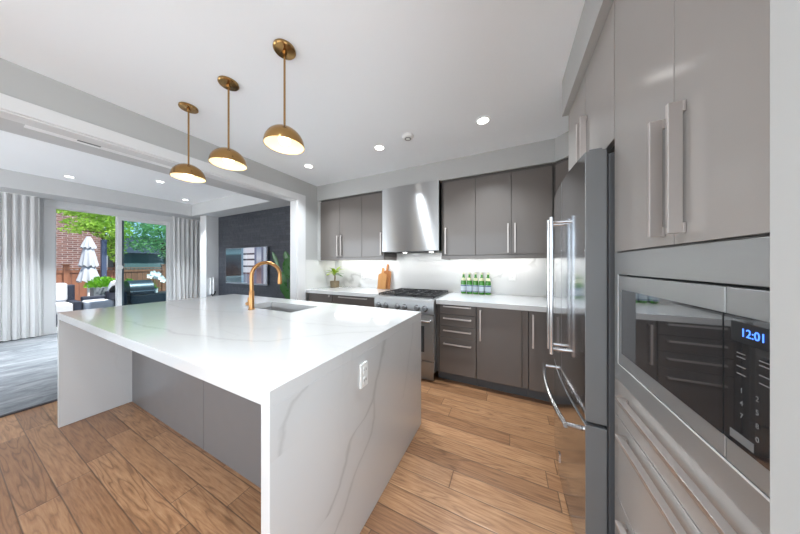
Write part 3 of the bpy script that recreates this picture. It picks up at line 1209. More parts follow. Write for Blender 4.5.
b = newbm(); bx(b, RX0+.11, RX1-.11, RF+.002, RF+.0045, .33, .62)
obj('window', b, mat('grey_oven_glass', lin(74, 75, 77), .12, coat=1.), od)
b = newbm(); tube(b, [(RX0+.03, RF-.045, .685), (RX1-.03, RF-.045, .685)], .013, 16)
for x in (RX0+.05, RX1-.05):
    tube(b, [(x, RF-.045, .685), (x, RF+.004, .685)], .010, 12)
obj('handle', b, M['chrome'], od)
b = newbm(); bx(b, RX0+.003, RX1-.003, RF+.008, RF+.038, .11, .228)
obj('drawer', b, M['steel_x'], rg, .004)
b = newbm(); bx(b, RX0+.006, RX1-.006, RF+.03, 3.13, .9155, .922)
obj('cooktop', b, M['steel_x'], rg, .001)
b = newbm(); bx(b, RX0+.03, RX1-.03, RF+.075, 3.10, .922, .924)
obj('burner_pan', b, M['iron'], rg)
for i in range(3):
    gx0 = RX0+.02+i*.244
    gx1 = gx0+.238
    b = newbm()
    for x in (gx0, gx1-.012):
        bx(b, x, x+.012, RF+.07, 3.11, .938, .952)
    for y in (RF+.07, (RF+3.18)/2, 3.098):
        bx(b, gx0, gx1, y, y+.012, .938, .952)
    for yc in (RF+.24, 2.94):
        for a in range(8):
            th = a*PI/4
            cx_ = (gx0+gx1)/2
            q = .105
            tube(b, [(cx_+.03*math.cos(th), yc+.03*math.sin(th), .946), (cx_+q*math.cos(th), yc+q*1.3*math.sin(th), .946)], .005, 6)
    for x in (gx0+.006, gx1-.006):
        for y in (RF+.076, 3.104):
            tube(b, [(x, y, .9245), (x, y, .94)], .006, 8)
    obj('grate', b, M['iron'], rg)
    for yc in (RF+.24, 2.94):
        b = newbm(); lathe(b, [(0, .012), (.03, .012), (.034, .006), (.045, .004), (.045, 0), (0, 0)], ((gx0+gx1)/2, yc, .924), 20)
        obj('burner', b, M['black'], rg)

# ------------------------------------------------------------------ tall cabinets, microwave, refrigerator
TX = .37
tc_ = thing('tall_cabinet', 'tall taupe cabinet with doors above and drawers below the microwave', 'cabinet', (.68, .8, 0))
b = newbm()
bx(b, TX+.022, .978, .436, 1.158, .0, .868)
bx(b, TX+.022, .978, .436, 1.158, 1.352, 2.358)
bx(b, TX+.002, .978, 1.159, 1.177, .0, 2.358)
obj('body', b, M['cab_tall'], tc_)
for y0, y1, hy in ((.438, .811, .772), (.814, 1.157, .851)):
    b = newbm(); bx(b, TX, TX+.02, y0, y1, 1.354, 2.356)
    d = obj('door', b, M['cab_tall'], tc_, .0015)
    handle(d, '-x', 'z', (hy, TX), 1.378, 1.689, out=.031, t=.025, w=.011)
for z0, z1, hz in ((.728, .868, .825), (.42, .724, .69), (.11, .416, .38)):
    b = newbm(); bx(b, TX, TX+.02, .438, 1.157, z0, z1)
    d = obj('drawer', b, M['cab_tall'], tc_, .0015)
    handle(d, '-x', 'h', (hz, TX), .50, 1.075, out=.030, t=.020, w=.011)

mw = thing('microwave', 'built-in microwave with stainless trim and dark glass door', 'microwave', (TX, .8, .87))
b = newbm()
my0, my1, mz0, mz1 = .438, 1.157, .872, 1.348
iy0, iy1, iz0, iz1 = .47, 1.123, .936, 1.268
xx0, xx1 = TX-.004, TX+.02
for y0, y1, z0, z1 in ((my0, my1, mz0, iz0), (my0, my1, iz1, mz1), (my0, iy0, iz0, iz1), (iy1, my1, iz0, iz1)):
    bx(b, xx0, xx1, y0, y1, z0, z1)
tk = obj('trim_kit', b, M['steel_y'], mw, .001)
b = newbm()
bx(b, xx0-.002, xx0-.0002, iy1-.001, iy1+.003, iz0-.003, iz1)
bx(b, xx0-.002, xx0-.0002, iy0, iy1-.001, iz0-.003, iz0+.001)
obj('bright_bead', b, mat('satin_bright_edge', lin(240, 240, 240), .5, .4), tk)  # pale strips painting in the highlight along the trim's bevel
b = newbm(); bx(b, TX+.021, .9, .47, 1.123, .90, 1.32)
obj('body', b, M['gasket'], mw)
b = newbm(); bx(b, TX-.006, TX+.018, .652, 1.118, .94, 1.262)
md = obj('door', b, M['steel_y'], mw, .002)
b = newbm(); bx(b, TX-.0085, TX-.0062, .6525, 1.085, .984, 1.214)
obj('glass', b, M['black_glass'], md)
b = newbm(); bx(b, TX-.006, TX+.018, .474, .649, .94, 1.262)
cp = obj('control_panel', b, M['steel_y'], mw, .002)
b = newbm(); bx(b, TX-.0085, TX-.0062, .476, .6485, .984, 1.214)
kp = obj('keypad', b, M['black_glass'], cp)
b = newbm(); bx(b, TX-.0095, TX-.0087, .52, .632, 1.168, 1.203)
obj('display_window', b, M['black'], cp)


def text(name, s, loc, size, m, parent, rot):
    cu = bpy.data.curves.new(name, 'FONT')
    cu.body = s
    cu.size = size
    cu.extrude = .0003
    cu.align_x = 'CENTER'
    cu.align_y = 'CENTER'
    cu.materials.append(m)
    tmp = bpy.data.objects.new(name, cu)
    COL.objects.link(tmp)
    dg = bpy.context.evaluated_depsgraph_get()
    me = bpy.data.meshes.new_from_object(tmp.evaluated_get(dg))
    bpy.data.objects.remove(tmp)
    o = bpy.data.objects.new(name, me)
    COL.objects.link(o)
    o.parent = parent
    o.location = Vector(loc)-Vector(WO[parent.name])
    o.rotation_euler = rot
    return o


M['digit'] = mat('blue_display_digit', lin(60, 110, 255), .5, emit=lin(70, 120, 235), es=1.4)
M['keymark'] = mat('pale_key_print', lin(120, 120, 120), .5)
RX = (PI/2, 0, -PI/2)
text('digits', '12:01', (TX-.0102, .590, 1.186), .020, M['digit'], cp, RX)
rows = (('1', '2', '3'), ('4', '5', '6'), ('7', '8', '9'))
for r_, row in enumerate(rows):
    for c_, ch in enumerate(row):
        text('key', ch, (TX-.0092, .612-c_*.028, 1.085-r_*.022), .012, M['keymark'], cp, RX)
text('key', '0', (TX-.0092, .584, 1.019), .012, M['keymark'], cp, RX)
b = newbm()
for z in (1.148, 1.141, 1.125, 1.112):
    for y in (.605, .565, .525):
        bx(b, TX-.0094, TX-.0087, y, y+.016, z, z+.0018)
obj('key_print', b, M['keymark'], cp)
b = newbm(); bx(b, TX-.0094, TX-.0087, .59, .635, .993, 1.008)
obj('open_button', b, M['side_grey'], cp)

# above-fridge cabinet
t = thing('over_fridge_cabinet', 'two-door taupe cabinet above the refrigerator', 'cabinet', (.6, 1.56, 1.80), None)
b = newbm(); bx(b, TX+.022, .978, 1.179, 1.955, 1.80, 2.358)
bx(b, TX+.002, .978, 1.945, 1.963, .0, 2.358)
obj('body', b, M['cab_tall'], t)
for y0, y1, hy in ((1.180, 1.560, 1.525), (1.564, 1.944, 1.60)):
    b = newbm(); bx(b, TX, TX+.02, y0, y1, 1.802, 2.356)
    d = obj('door', b, M['cab_tall'], t, .0015)
    handle(d, '-x', 'z', (hy, TX), 1.815, 2.10, out=.031, t=.025, w=.011)

# refrigerator
fr = thing('refrigerator', 'stainless french-door refrigerator with bottom freezer drawer', 'refrigerator', (.6, 1.56, 0))
FY0, FY1 = 1.192, 1.932
b = newbm(); bx(b, .3595, .97, FY0+.002, FY1-.004, .02, 1.755)
obj('body', b, M['fridge_body'], fr, .003)
for fy in (FY0+.06, FY1-.06):
    b = newbm(); tube(b, [(.42, fy, 0), (.42, fy, .02)], .02, 12)
    obj('foot', b, M['black'], fr)


def bowed(y0, y1, z0, z1, name, m, bow=.02):
    """door slab whose front bows outwards across the whole width of the fridge"""
    yc, hw = (FY0+FY1)/2, (FY1-FY0)/2
    poly = []
    for k in range(13):
        y = y0+(y1-y0)*k/12
        poly.append((.283-bow*(1-((y-yc)/hw)**2), y))
    poly += [(.354, y1), (.354, y0)]
    b = newbm(); prism(b, poly, z0, z1)
    o = obj(name, b, m, fr, .003)
    o.data.materials.append(M['side_grey'])
    for f in o.data.polygons:
        if abs(f.normal.y) > .9 or abs(f.normal.z) > .9:
            f.material_index = 1
    return o


ymid = (FY0+FY1)/2
fd1 = bowed(FY0, ymid-.002, .65, 1.775, 'door', M['steel_z'])
fd2 = bowed(ymid+.002, FY1, .65, 1.775, 'door', M['steel_z'])
fd3 = bowed(FY0, FY1, .05, .635, 'freezer_drawer', M['steel_z'])
b = newbm(); bx(b, .3545, .359, FY0+.006, FY1-.01, .05, 1.755)
obj('gasket', b, M['gasket'], fr)
# the near flank of the doors reads grey like the body
for d_, y in ((fd1, ymid-.045), (fd2, ymid+.045)):
    b = newbm()
    tube(b, [(.208, y, .805), (.208, y, 1.57)], .011, 14)
    for z in (.835, 1.54):
        tube(b, [(.208, y, z), (.264, y, z)], .009, 12)
    obj('handle', b, M['chrome'], d_)
b = newbm()
hp = []
for k in range(15):
    y = FY0+.03+(FY1-FY0-.06)*k/14
    s_ = (k-7)/7
    hp.append((.206+.030*s_*s_-.014, y, .595))
tube(b, hp, .011, 14)
for y in (FY0+.04, FY1-.04):
    tube(b, [(.22, y, .595), (.278, y, .595)], .010, 12)
obj('handle', b, M['chrome'], fd3)
b = newbm(); bx(b, .30, .345, FY0+.02, FY0+.10, 1.7755, 1.79)
obj('hinge_cover', b, M['side_grey'], fr, .003)
b = newbm(); bx(b, .30, .345, FY1-.10, FY1-.02, 1.7755, 1.79)
obj('hinge_cover', b, M['side_grey'], fr, .003)
b = newbm(); bx(b, .270, .2745, 1.77, 1.84, .985, 1.236)  # dark strip standing in for a reflection in the door
obj('dispenser_panel', b, M['black_glass'], fd2, .001)
b = newbm(); bx(b, .259, .2635, 1.61, 1.64, .14, .19)  # chrome chip standing in for a bright reflection in the drawer front
obj('badge', b, M['chrome'], fd3)

# ------------------------------------------------------------------ counter objects


def leaf(bm, base, d, length, width, droop, n=8, up=Vector((0, 0, 1))):
    d = Vector(d).normalized()
    side = d.cross(up)
    side = side.normalized() if side.length > .01 else Vector((1, 0, 0))
    rows_ = []
    for i in range(n+1):
        t = i/n
        p = Vector(base)+d*length*t+Vector((0, 0, -droop*t*t*length))
        w = width*math.sin(PI*min(1, t*.93+.05))**.8
        nrm = up*.12*w
        rows_.append([bm.verts.new(p-side*w/2+nrm), bm.verts.new(p), bm.verts.new(p+side*w/2+nrm)])
    for a, c in zip(rows_, rows_[1:]):
        for k in range(2):
            bm.faces.new((a[k], a[k+1], c[k+1], c[k]))


px, py = -2.70, 3.02
t = thing('potted_plant', 'small spiky green plant in square tan pot on the left worktop', 'plant', (px, py, .92))
b = newbm()
s0, s1 = .052, .056
v0 = [b.verts.new((px+sx*s0, py+sy*s0, .921)) for sx, sy in ((-1, -1), (1, -1), (1, 1), (-1, 1))]
v1 = [b.verts.new((px+sx*s1, py+sy*s1, 1.03)) for sx, sy in ((-1, -1), (1, -1), (1, 1), (-1, 1))]
b.faces.new(v0[::-1]); b.faces.new(v1)
for k in range(4):
    b.faces.new((v0[k], v0[(k+1) % 4], v1[(k+1) % 4], v1[k]))
obj('pot', b, M['pot_tan'], t, .006)
b = newbm(); tube(b, [(px, py, 1.03), (px+.005, py, 1.10), (px, py, 1.16)], [.012, .010, .008], 8)
obj('stem', b, M['stem'], t)
b = newbm(); b2 = newbm()
for k in range(13):
    th = k*2.4
    el = .2+.9*(k/13)
    d = (math.cos(th)*math.cos(el), math.sin(th)*math.cos(el), math.sin(el))
    leaf(b if k % 3 else b2, (px, py, 1.13+.003*k), d, .17+.03*(k % 3), .056, .35)
o = obj('leaves', b, M['green_tip'], t)
o.modifiers.new('thick', 'SOLIDIFY').thickness = .002
o = obj('leaves', b2, M['green'], t)
o.modifiers.new('thick', 'SOLIDIFY').thickness = .002

# cutting boards leaning on the backsplash


def board(label, x, w, h, hw, y, m, lean, zrot=0, hole=True):
    """paddle board: body w x h with a narrow handle hw"""
    pts = []
    H2 = h*.72
    r = w*.18
    pts += [(-w/2, 0), (w/2, 0), (w/2, H2-r)]
    for k in range(1, 6):
        a = k/5*PI/2
        pts.append((w/2-r+r*math.cos(a), H2-r+r*math.sin(a)))
    pts.append((hw/2, H2+.006))
    pts.append((hw/2, h-hw/2))
    for k in range(1, 8):
        a = k/8*PI
        pts.append((hw/2*math.cos(a), h-hw/2+hw/2*math.sin(a)))
    pts.append((-hw/2, h-hw/2))
    pts.append((-hw/2, H2+.006))
    for k in range(5, 0, -1):
        a = k/5*PI/2
        pts.append((-w/2+r-r*math.cos(a), H2-r+r*math.sin(a)))
    pts.append((-w/2, H2-r))
    b = newbm(); prism(b, pts, 0, .018, 'y')
    bmesh.ops.rotate(b, verts=b.verts, cent=(0, 0, 0), matrix=Matrix.Rotation(-lean, 3, 'X'))
    bmesh.ops.translate(b, verts=b.verts, vec=(x, y, .9235))
    o = obj('cutting_board', b, m, bevel=.003, at=(x, y, .92))
    tag(o, label, 'cutting board', 'wooden boards against the backsplash')
    return o


board('light wooden paddle cutting board leaning in front of the darker one', -1.83, .15, .34, .045, 3.10, M['board'], math.radians(10))
board('darker tall wooden cutting board leaning behind the light one', -1.775, .145, .40, .035, 3.145, M['board2'], math.radians(9))

# bottles
bt = thing('bottle', 'leftmost of the five green glass bottles on the right worktop', 'bottle', (-.565, 3.14, .9205), 'green bottles in a row')
bx0, by0 = -.565, 3.14
b = newbm(); lathe(b, [(0.0000, 0.0000), (0.0324, 0.0000), (0.0356, 0.0070), (0.0356, 0.1450), (0.0324, 0.1682), (0.0194, 0.2146), (0.0135, 0.2320), (0.0135, 0.2726), (0.0000, 0.2726)], (bx0, by0, .9205), 24)
obj('glass_body', b, M['bottle'], bt)
b = newbm(); lathe(b, [(0.0363, 0.0255), (0.0368, 0.0278), (0.0368, 0.1160), (0.0363, 0.1183)], (bx0, by0, .9205), 24)
lb = obj('body_label', b, M['label'], bt)
b = newbm(); lathe(b, [(0.0370, 0.1021), (0.0374, 0.1032), (0.0374, 0.1125), (0.0370, 0.1137)], (bx0, by0, .9205), 24)
lathe(b, [(0.0370, 0.0302), (0.0374, 0.0313), (0.0374, 0.0371), (0.0370, 0.0383)], (bx0, by0, .9205), 24)
obj('label_band', b, M['label_dark'], lb)
b = newbm(); lathe(b, [(0.0308, 0.1763), (0.0316, 0.1752), (0.0221, 0.2123), (0.0214, 0.2123)], (bx0, by0, .9205), 24)
obj('neck_label', b, M['neck_label'], bt)
b = newbm(); lathe(b, [(0.0146, 0.2575), (0.0151, 0.2587), (0.0151, 0.2784), (0.0000, 0.2796)], (bx0, by0, .9205), 20)
obj('cap', b, M['neck_label'], bt)
names = ['second from left of the five green glass bottles on the right worktop', 'middle one of the five green glass bottles on the right worktop',
         'fourth from left of the five green glass bottles on the right worktop', 'rightmost of the five green glass bottles on the right worktop']
for k, nm in enumerate(names):
    dup(bt, (bx0+.0775*(k+1), by0, .9205), label=nm)


def wall_plate(label, x, z, dark=False):
    t = thing('wall_outlet', label, 'outlet', (x, YB-.012, z))
    b = newbm(); bx(b, x-.04, x+.04, YB-.019, YB-.0125, z-.06, z+.06)
    p_ = obj('cover_plate', b, M['plastic_w'], t, .002)
    for zc in (z-.024, z+.024):
        b = newbm(); bx(b, x-.017, x+.017, YB-.0215, YB-.0192, zc-.016, zc+.016)
        f = obj('socket', b, M['plastic_w'], p_, .002)
        b = newbm()
        for q in (-.008, .006):
            bx(b, x+q, x+q+.002, YB-.0222, YB-.0216, zc-.004, zc+.008)
        obj('slot', b, M['gasket'], f)


wall_plate('white outlet on the backsplash right of the green bottles', .023, 1.165)
wall_plate('white outlet on the backsplash between the plant and the cutting boards', -2.27, 1.13)

# ------------------------------------------------------------------ family room
b = newbm(); bx(b, -7.72, -3.93, -1.3, 2.75, .001, .012)
rug = obj('rug', b, M['rug'], bevel=.003, at=(-5.7, .7, 0))
tag(rug, 'large blue-grey streaked rug on the family room floor', 'rug')
b = newbm()
bx(b, -3.93, -3.905, -1.3, 2.75, .001, .014)
obj('binding', b, mat('rug_binding', lin(70, 66, 68), .9), rug)

tv = thing('television', 'large flat television on the dark stone wall', 'television', (-5.5, 3.15, 1.27))
b = newbm(); bx(b, -6.285, -4.715, 3.165, 3.195, .855, 1.705)
obj('frame', b, mat('silver_tv_frame', lin(160, 166, 176), .35, .6), tv, .003)
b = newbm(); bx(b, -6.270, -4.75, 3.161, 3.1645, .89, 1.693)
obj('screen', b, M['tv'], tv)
b = newbm(); bx(b, -5.75, -5.3, 3.196, 3.2195, 1.1, 1.5)
obj('wall_bracket', b, M['black'], tv)

cs = thing('media_console', 'low grey-blue media console under the television', 'console', (-5.6, 3.1, 0))
b = newbm(); bx(b, -6.70, -4.5, 2.86, 3.20, .06, .52)
obj('body', b, mat('blue_grey_lacquer', lin(120, 130, 144), .3), cs, .004)
for k in range(4):
    b = newbm(); bx(b, -6.69+k*.547, -6.69+k*.547+.54, 2.845, 2.859, .08, .50)
    obj('door', b, mat('blue_grey_front', lin(126, 136, 150), .3), cs, .002)
for x in (-6.6, -4.6):
    for y in (2.9, 3.15):
        b = newbm(); tube(b, [(x, y, 0), (x, y, .06)], .02, 10)
        obj('leg', b, M['black'], cs)

ch = thing('candle_holder', 'black U-shaped candle holder with two white candles by the column', 'candle holder', (-6.6, 3.04, .52))
b = newbm()
lathe(b, [(0, 0), (.05, 0), (.05, .008), (0, .01)], (-6.6, 3.04, .5205), 20)
tube(b, [(-6.6, 3.04, .525), (-6.6, 3.04, .56)], .012, 10)
tube(b, [(-6.6-.11*math.cos(a), 3.04, .66-.10*math.sin(a)) for a in [k*PI/10 for k in range(11)]], .014, 10)
obj('holder', b, M['black'], ch)
for x, z1 in ((-6.68, .98), (-6.55, 1.0)):
    b = newbm(); tube(b, [(x, 3.04, .585), (x, 3.04, z1)], .024, 14)
    obj('candle', b, M['candle'], ch)

bp0 = (-3.70, 2.96)
t = thing('banana_plant', 'tall broad-leaved plant standing between television and opening', 'plant', (bp0[0], bp0[1], 0))
b = newbm(); lathe(b, [(0, 0.001), (.13, .001), (.17, .30), (.175, .32), (.16, .32), (.155, .28), (0, .28)], (bp0[0], bp0[1], 0), 28)
obj('pot', b, M['pot_grey'], t)
for k, (dx1, dz1, L_, W_, th) in enumerate(((-.26, .92, .50, .09, 2.6), (-.02, .76, .52, .19, 1.2), (.10, .95, .46, .17, .4), (.12, .45, .42, .17, -.6), (-.06, .42, .40, .16, 2.0), (.02, .35, .36, .16, 4.3), (-.06, .60, .42, .12, 2.2), (.0, 1.0, .38, .13, 1.9))):
    p0 = Vector((bp0[0], bp0[1], .28))
    p1 = Vector((bp0[0]+dx1*.6, bp0[1]-.03, .28+dz1*.6))
    p2 = Vector((bp0[0]+dx1, bp0[1]-.05, .28+dz1))
    b = newbm(); tube(b, [p0, p1, p2], [.013, .010, .006], 8)
    st = obj('stem', b, M['green_dark'], t)
    b = newbm()
    leaf(b, p2, (math.cos(th)*.30, -.12, .95), L_, W_, .25, 12, up=Vector((.25, -1, .15)))
    o = obj('leaf', b, M['green_dark'], st)
    o.modifiers.new('thick', 'SOLIDIFY').thickness = .003

# ------------------------------------------------------------------ outdoors
GZ = -.14
b = newbm(); bx(b, -19, XP-.16, -8, 14, GZ-.1, GZ)
struct('ground_patio', b, M['patio'], label='pale stone patio outside the sliding door')


def fence(label, x, y0, y1, z1, n_post, gap_posts):
    t = thing('fence', label, 'fence', (x, y0, GZ))
    y = y0
    b = newbm()
    while y < y1:
        bx(b, x-.012, x+.012, y, y+.135, GZ, z1-.16)
        y += .142
    obj('boards', b, M['fence'], t, .003)
    b = newbm(); bx(b, x-.03, x+.035, y0, y1, z1-.16, z1-.07); bx(b, x-.05, x+.055, y0, y1, z1-.035, z1)
    obj('rail', b, M['fence'], t, .004)
    b = newbm()
    y = y0+.01
    while y < y1:
        bx(b, x-.008, x+.008, y, y+.02, z1-.07, z1-.035)
        y += .10
    obj('lattice', b, M['fence'], t)
    for k in range(n_post):
        yy = y0+gap_posts*(k+.35)
        if yy > y1:
            break
        b = newbm(); bx(b, x-.055, x+.065, yy-.055, yy+.055, GZ, z1+.08)
        bx(b, x-.075, x+.085, yy-.075, yy+.075, z1+.08, z1+.12)
        obj('post', b, M['fence'], t, .004)
    return t


fence('stained brown board fence with posts behind the patio furniture', -12.6, -3.0, 6.5, 1.21, 9, 1.12)
# neighbour's brick house
hs = thing('brick_house', 'brown brick neighbouring house beyond the fence', 'house', (-15.5, 0, GZ))
b = newbm(); bx(b, -17, -14.6, -6, 3.02, GZ, 7)
obj('wall', b, M['brick'], hs)
b = newbm(); prism(b, [(-17.3, 7), (-14.3, 7), (-15.8, 8.4)], -6.2, 3.1, 'y')
obj('roof', b, M['wicker'], hs)
b = newbm(); bx(b, -12.35, -12.22, 2.49, 2.60, GZ, 2.15)
tag(obj('garden_post', b, M['post_blue'], bevel=.004, at=(-12.28, 2.54, GZ)), 'dark blue wooden post behind the closed umbrella', 'post')
# dark shed behind right pane
sh = thing('garden_shed', 'grey-green shed side seen through foliage', 'shed', (-14, 4.4, GZ))
b = newbm(); bx(b, -16.4, -14.4, 3.5, 7.0, GZ, 1.8)
obj('wall', b, M['shed_grey'], sh)
b = newbm(); prism(b, [(-16.6, 1.8), (-14.2, 1.8), (-15.4, 2.6)], 3.4, 7.1, 'y')
obj('roof', b, M['wicker'], sh)


def tree(name, label, base, trunk_h, blobs, m, nleaf, ls, cat='tree', group=None):
    t = thing(name, label, cat, base, group)
    b = newbm()
    tube(b, [base, (base[0]+.05, base[1]+.04, base[2]+trunk_h*.5), (base[0], base[1], base[2]+trunk_h)], [.13, .09, .06], 10)
    for (c, r) in blobs:
        tube(b, [(base[0], base[1], base[2]+trunk_h*.75), ((base[0]+c[0])/2, (base[1]+c[1])/2, (base[2]+trunk_h+c[2])/2), c], [.05, .03, .012], 6)
    obj('trunk', b, M['bark'], t)
    b = newbm()
    tot = sum(r[0]*r[1]*r[2] for _, r in blobs)
    for (c, r) in blobs:
        for _ in range(int(nleaf*r[0]*r[1]*r[2]/tot)):
            v = Vector((random.gauss(0, 1), random.gauss(0, 1), random.gauss(0, 1))).normalized()*(random.random()**.45)
            p = Vector((c[0]+v.x*r[0], c[1]+v.y*r[1], c[2]+v.z*r[2]))
            q = Vector((random.gauss(0, 1), random.gauss(0, 1), random.gauss(0, .6))).normalized()
            s = q.orthogonal().normalized()
            L_ = ls*random.uniform(.7, 1.3)
            a = [b.verts.new(p-q*L_*.5), b.verts.new(p+s*L_*.28), b.verts.new(p+q*L_*.5), b.verts.new(p-s*L_*.28)]
            b.faces.new(a)
    obj('foliage', b, m, t)
    return t


tree('maple_tree', 'bright green tree overhanging the fence behind the umbrella', (-13.2, 3.0, GZ), 2.6,
     [((-12.3, 2.2, 2.62), (.5, .48, .2)), ((-12.4, 2.75, 2.55), (.6, .5, .4)), ((-12.5, 2.85, 1.9), (.4, .26, .5)),
      ((-12.2, 1.95, 2.4), (.3, .28, .12)), ((-12.6, 2.5, 3.1), (.8, 1.0, .3))], M['tree'], 5200, .085)
tree('garden_tree', 'dense blue-green tree seen through the tinted sliding panel', (-12.95, 4.3, GZ), 2.4,
     [((-12.9, 3.7, 2.3), (.4, .55, .55)), ((-12.9, 4.4, 2.2), (.4, .6, .7)), ((-12.9, 4.9, 2.7), (.6, .7, .8)), ((-12.8, 3.9, 3.0), (.6, .9, .5))], M['tree_far'], 5200, .10)

# closed patio umbrella, tiered
ux, uy = -10.7, 1.95
t = thing('patio_umbrella', 'closed white tiered patio umbrella in front of the fence', 'umbrella', (ux, uy, GZ))
b = newbm(); tube(b, [(ux, uy, GZ+.06), (ux, uy, 2.08)], .022, 12)
obj('pole', b, M['trim'], t)
b = newbm(); lathe(b, [(0, 0), (.25, 0), (.25, .04), (.05, .06), (.05, .2), (0, .2)], (ux, uy, GZ), 24)
obj('base', b, M['pot_grey'], t)


def tier(z0, z1, r0, r1, n=9):
    bm = newbm()
    seg = n*6
    rings = []
    for j in range(9):
        tt = j/8
        z = z1+(z0-z1)*tt
        rr = r1+(r0-r1)*tt**.85
        rings.append([bm.verts.new((ux+(rr*(1+.16*tt*math.cos(n*2*PI*k/seg)))*math.cos(2*PI*k/seg), uy+(rr*(1+.16*tt*math.cos(n*2*PI*k/seg)))*math.sin(2*PI*k/seg), z+.03*tt*math.sin(n*2*PI*k/seg+1))) for k in range(seg)])
    for a, c in zip(rings, rings[1:]):
        for k in range(seg):
            bm.faces.new((a[k], a[(k+1) % seg], c[(k+1) % seg], c[k]))
    o = obj('canopy_tier', bm, M['umbrella'], t, smooth=80)
    o.modifiers.new('thick', 'SOLIDIFY').thickness = .006


tier(1.78, 2.10, .125, .035)
tier(1.27, 1.79, .155, .085)
tier(.84, 1.28, .19, .10)

# patio sofas


def cushion(bm, x0, x1, y0, y1, z0, z1):
    bx(bm, x0, x1, y0, y1, z0, z1)


t = thing('patio_armchair', 'dark wicker armchair with white cushions left of the umbrella', 'armchair', (-9.75, 1.05, GZ))
b = newbm()
bx(b, -10.15, -9.35, .55, 1.62, GZ+.06, .16)
bx(b, -10.2, -10.02, .55, 1.62, .16, .80)
bx(b, -10.15, -9.4, 1.50, 1.62, .16, .42)
for x in (-10.12, -9.42):
    for y in (.6, 1.56):
        bx(b, x-.03, x+.03, y-.03, y+.03, GZ, GZ+.06)
obj('frame', b, M['wicker'], t, .02)
b = newbm(); bx(b, -10.0, -9.34, .6, 1.49, .165, .40)
obj('seat_cushion', b, M['cushion'], t, .05, 4)
b = newbm(); bx(b, -10.015, -9.83, .6, 1.49, .405, .86)
obj('back_cushion', b, M['cushion'], t, .06, 4)
t = thing('patio_sofa', 'dark wicker sofa with white seat cushion near the patio door', 'sofa', (-9.2, 1.95, GZ))
b = newbm()
bx(b, -9.75, -8.95, 1.66, 2.20, GZ+.06, .16)
bx(b, -9.75, -8.9, 2.04, 2.22, .16, .60)
bx(b, -9.8, -9.65, 1.66, 2.04, .16, .50)
for x in (-9.7, -9.0):
    for y in (1.7, 2.15):
        bx(b, x-.03, x+.03, y-.03, y+.03, GZ, GZ+.06)
obj('frame', b, M['wicker'], t, .02)
b = newbm(); bx(b, -9.64, -8.93, 1.64, 2.03, .165, .42)
obj('seat_cushion', b, M['cushion'], t, .05, 4)


def pillow(label, c, sx, sy, sz, m, tilt, zr):
    b = newbm()
    n_ = 10
    g0 = {}
    for s in (1, -1):
        for i in range(n_+1):
            for j in range(n_+1):
                u, v = i/n_*2-1, j/n_*2-1
                th = s*sx*((1-u**4)*(1-v**4))**.6
                if abs(u) == 1 or abs(v) == 1:
                    th = 0
                    if s == -1:
                        g0[(-1, i, j)] = g0[(1, i, j)]
                        continue
                g0[(s, i, j)] = b.verts.new((th, u*sy*(1-.06*v*v), v*sz*(1-.06*u*u)))
        for i in range(n_):
            for j in range(n_):
                b.faces.new((g0[s, i, j], g0[s, i+1, j], g0[s, i+1, j+1], g0[s, i, j+1]))
    bmesh.ops.rotate(b, verts=b.verts, cent=(0, 0, 0), matrix=Matrix.Rotation(zr, 3, 'Z') @ Matrix.Rotation(tilt, 3, 'Y'))
    bmesh.ops.translate(b, verts=b.verts, vec=c)
    o = obj('throw_pillow', b, m, at=c, smooth=80)
    tag(o, label, 'pillow')
    return o


pillow('black throw pillow on the wicker sofa arm', (-9.0, 2.06, .70), .06, .17, .10, M['black'], .5, .9)
pillow('white throw pillow behind the black one on the sofa', (-9.35, 2.10, .76), .06, .13, .15, M['cushion'], .3, .9)

# planter between sofa and umbrella
t = thing('planter', 'square grey planter with bushy green shrub before the umbrella', 'planter', (-10.1, 2.08, GZ))
b = newbm(); bx(b, -10.3, -9.98, 1.90, 2.20, GZ, .70)
obj('pot', b, M['pot_grey'], t, .01)
b = newbm()
for _ in range(700):
    v = Vector((random.gauss(0, 1), random.gauss(0, 1), abs(random.gauss(0, 1)))).normalized()*(random.random()**.4)
    p = Vector((-10.12+v.x*.27, 2.08+v.y*.30, .70+v.z*.28))
    q = Vector((v.x+random.gauss(0, .4), v.y+random.gauss(0, .4), v.z+.3)).normalized()
    s = q.orthogonal().normalized()
    L_ = random.uniform(.06, .1)
    b.faces.new([b.verts.new(p-q*L_*.5), b.verts.new(p+s*L_*.22), b.verts.new(p+q*L_*.5), b.verts.new(p-s*L_*.22)])
obj('shrub', b, M['shrub'], t)
t = thing('planter', 'low grey planter with leafy plant beside the grill', 'planter', (-9.75, 2.56, GZ))
b = newbm(); bx(b, -9.95, -9.7, 2.36, 2.6, GZ, .55)
obj('pot', b, M['pot_grey'], t, .01)
b = newbm()
for _ in range(500):
    v = Vector((random.gauss(0, 1), random.gauss(0, 1), abs(random.gauss(0, 1)))).normalized()*(random.random()**.4)
    p = Vector((-9.82+v.x*.18, 2.48+v.y*.16, .55+v.z*.36))
    q = Vector((v.x+random.gauss(0, .4), v.y+random.gauss(0, .4), v.z+.3)).normalized()
    s = q.orthogonal().normalized()
    L_ = random.uniform(.06, .1)
    b.faces.new([b.verts.new(p-q*L_*.5), b.verts.new(p+s*L_*.22), b.verts.new(p+q*L_*.5), b.verts.new(p-s*L_*.22)])
obj('shrub', b, M['shrub'], t)

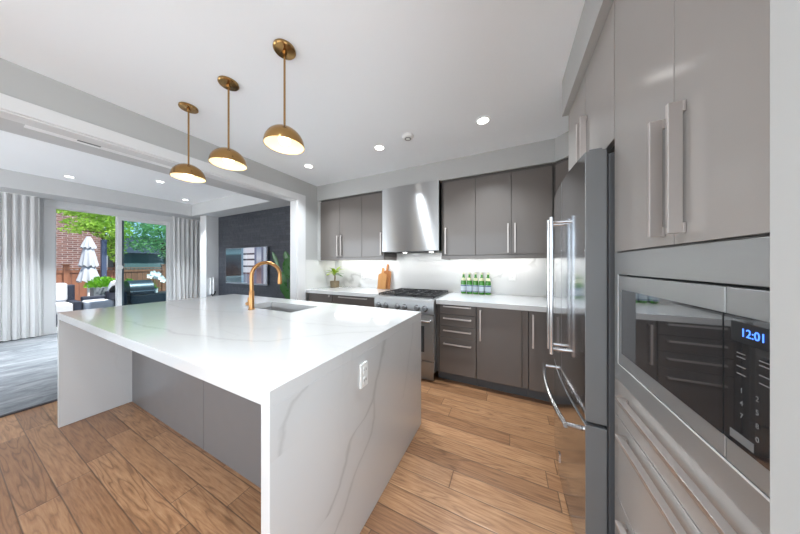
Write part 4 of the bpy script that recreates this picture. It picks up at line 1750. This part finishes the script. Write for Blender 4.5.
# grill
t = thing('patio_grill', 'dark hooded barbecue grill outside the tinted panel', 'grill', (-9.2, 2.65, GZ))
b = newbm()
bx(b, -9.5, -9.0, 2.30, 3.05, GZ+.08, .48)
for x in (-9.46, -9.04):
    for y in (2.34, 3.0):
        bx(b, x-.025, x+.025, y-.025, y+.025, GZ, GZ+.08)
obj('body', b, M['grill'], t, .01)
b = newbm()
pf = [(-9.5, .50), (-9.0, .50), (-8.98, .58)]
for k in range(9):
    a = k/8*PI/2
    pf.append((-9.28+.28*math.cos(a), .60+.28*math.sin(a)))
pf += [(-9.45, .86), (-9.5, .78)]
prism(b, [(x, z) for x, z in pf], 2.30, 2.76, 'y')
obj('hood', b, M['grill'], t, .01)
b = newbm(); tube(b, [(-8.93, 2.34, .60), (-8.93, 2.72, .60)], .012, 10)
tube(b, [(-8.93, 2.36, .60), (-8.98, 2.36, .60)], .008, 8); tube(b, [(-8.93, 2.70, .60), (-8.98, 2.70, .60)], .008, 8)
obj('handle', b, M['chrome'], t)
b = newbm(); bx(b, -9.45, -9.0, 2.77, 3.25, .485, .51)
obj('side_shelf', b, M['grill'], t, .004)
# orchid
t = thing('potted_orchid', 'white flowering plant in a pale pot on the grill shelf', 'plant', (-9.22, 2.83, .51))
b = newbm(); lathe(b, [(0, .001), (.05, .001), (.06, .12), (.052, .12), (.05, .10), (0, .10)], (-9.2, 2.83, .511), 20)
obj('pot', b, M['plastic_w'], t)
b = newbm()
for dx2, dy2, h_ in ((0, -.06, .50), (.02, .08, .42), (-.03, .02, .38)):
    tube(b, [(-9.2, 2.83, .61), (-9.2+dx2, 2.83+dy2*.5, .51+h_*.7), (-9.2+dx2, 2.83+dy2, .51+h_)], [.006, .005, .004], 6)
obj('stem', b, M['green'], t)
b = newbm()
for dx2, dy2, h_ in ((0, -.12, .48), (.0, -.05, .56), (.02, .03, .53), (.02, .10, .42), (-.03, .02, .45), (.03, .14, .35)):
    for k in range(5):
        a = k*2*PI/5
        leaf(b, (-9.17+dx2, 2.83+dy2, .51+h_), (.3, math.cos(a), math.sin(a)), .08, .07, 0, 5, up=Vector((1, 0, 0)))
o = obj('petals', b, M['flower'], t)
b = newbm()
for k in range(7):
    a = k*2*PI/7
    leaf(b, (-9.2, 2.83, .62), (math.cos(a), math.sin(a), .8), .17, .05, .5)
obj('leaves', b, M['green'], t)
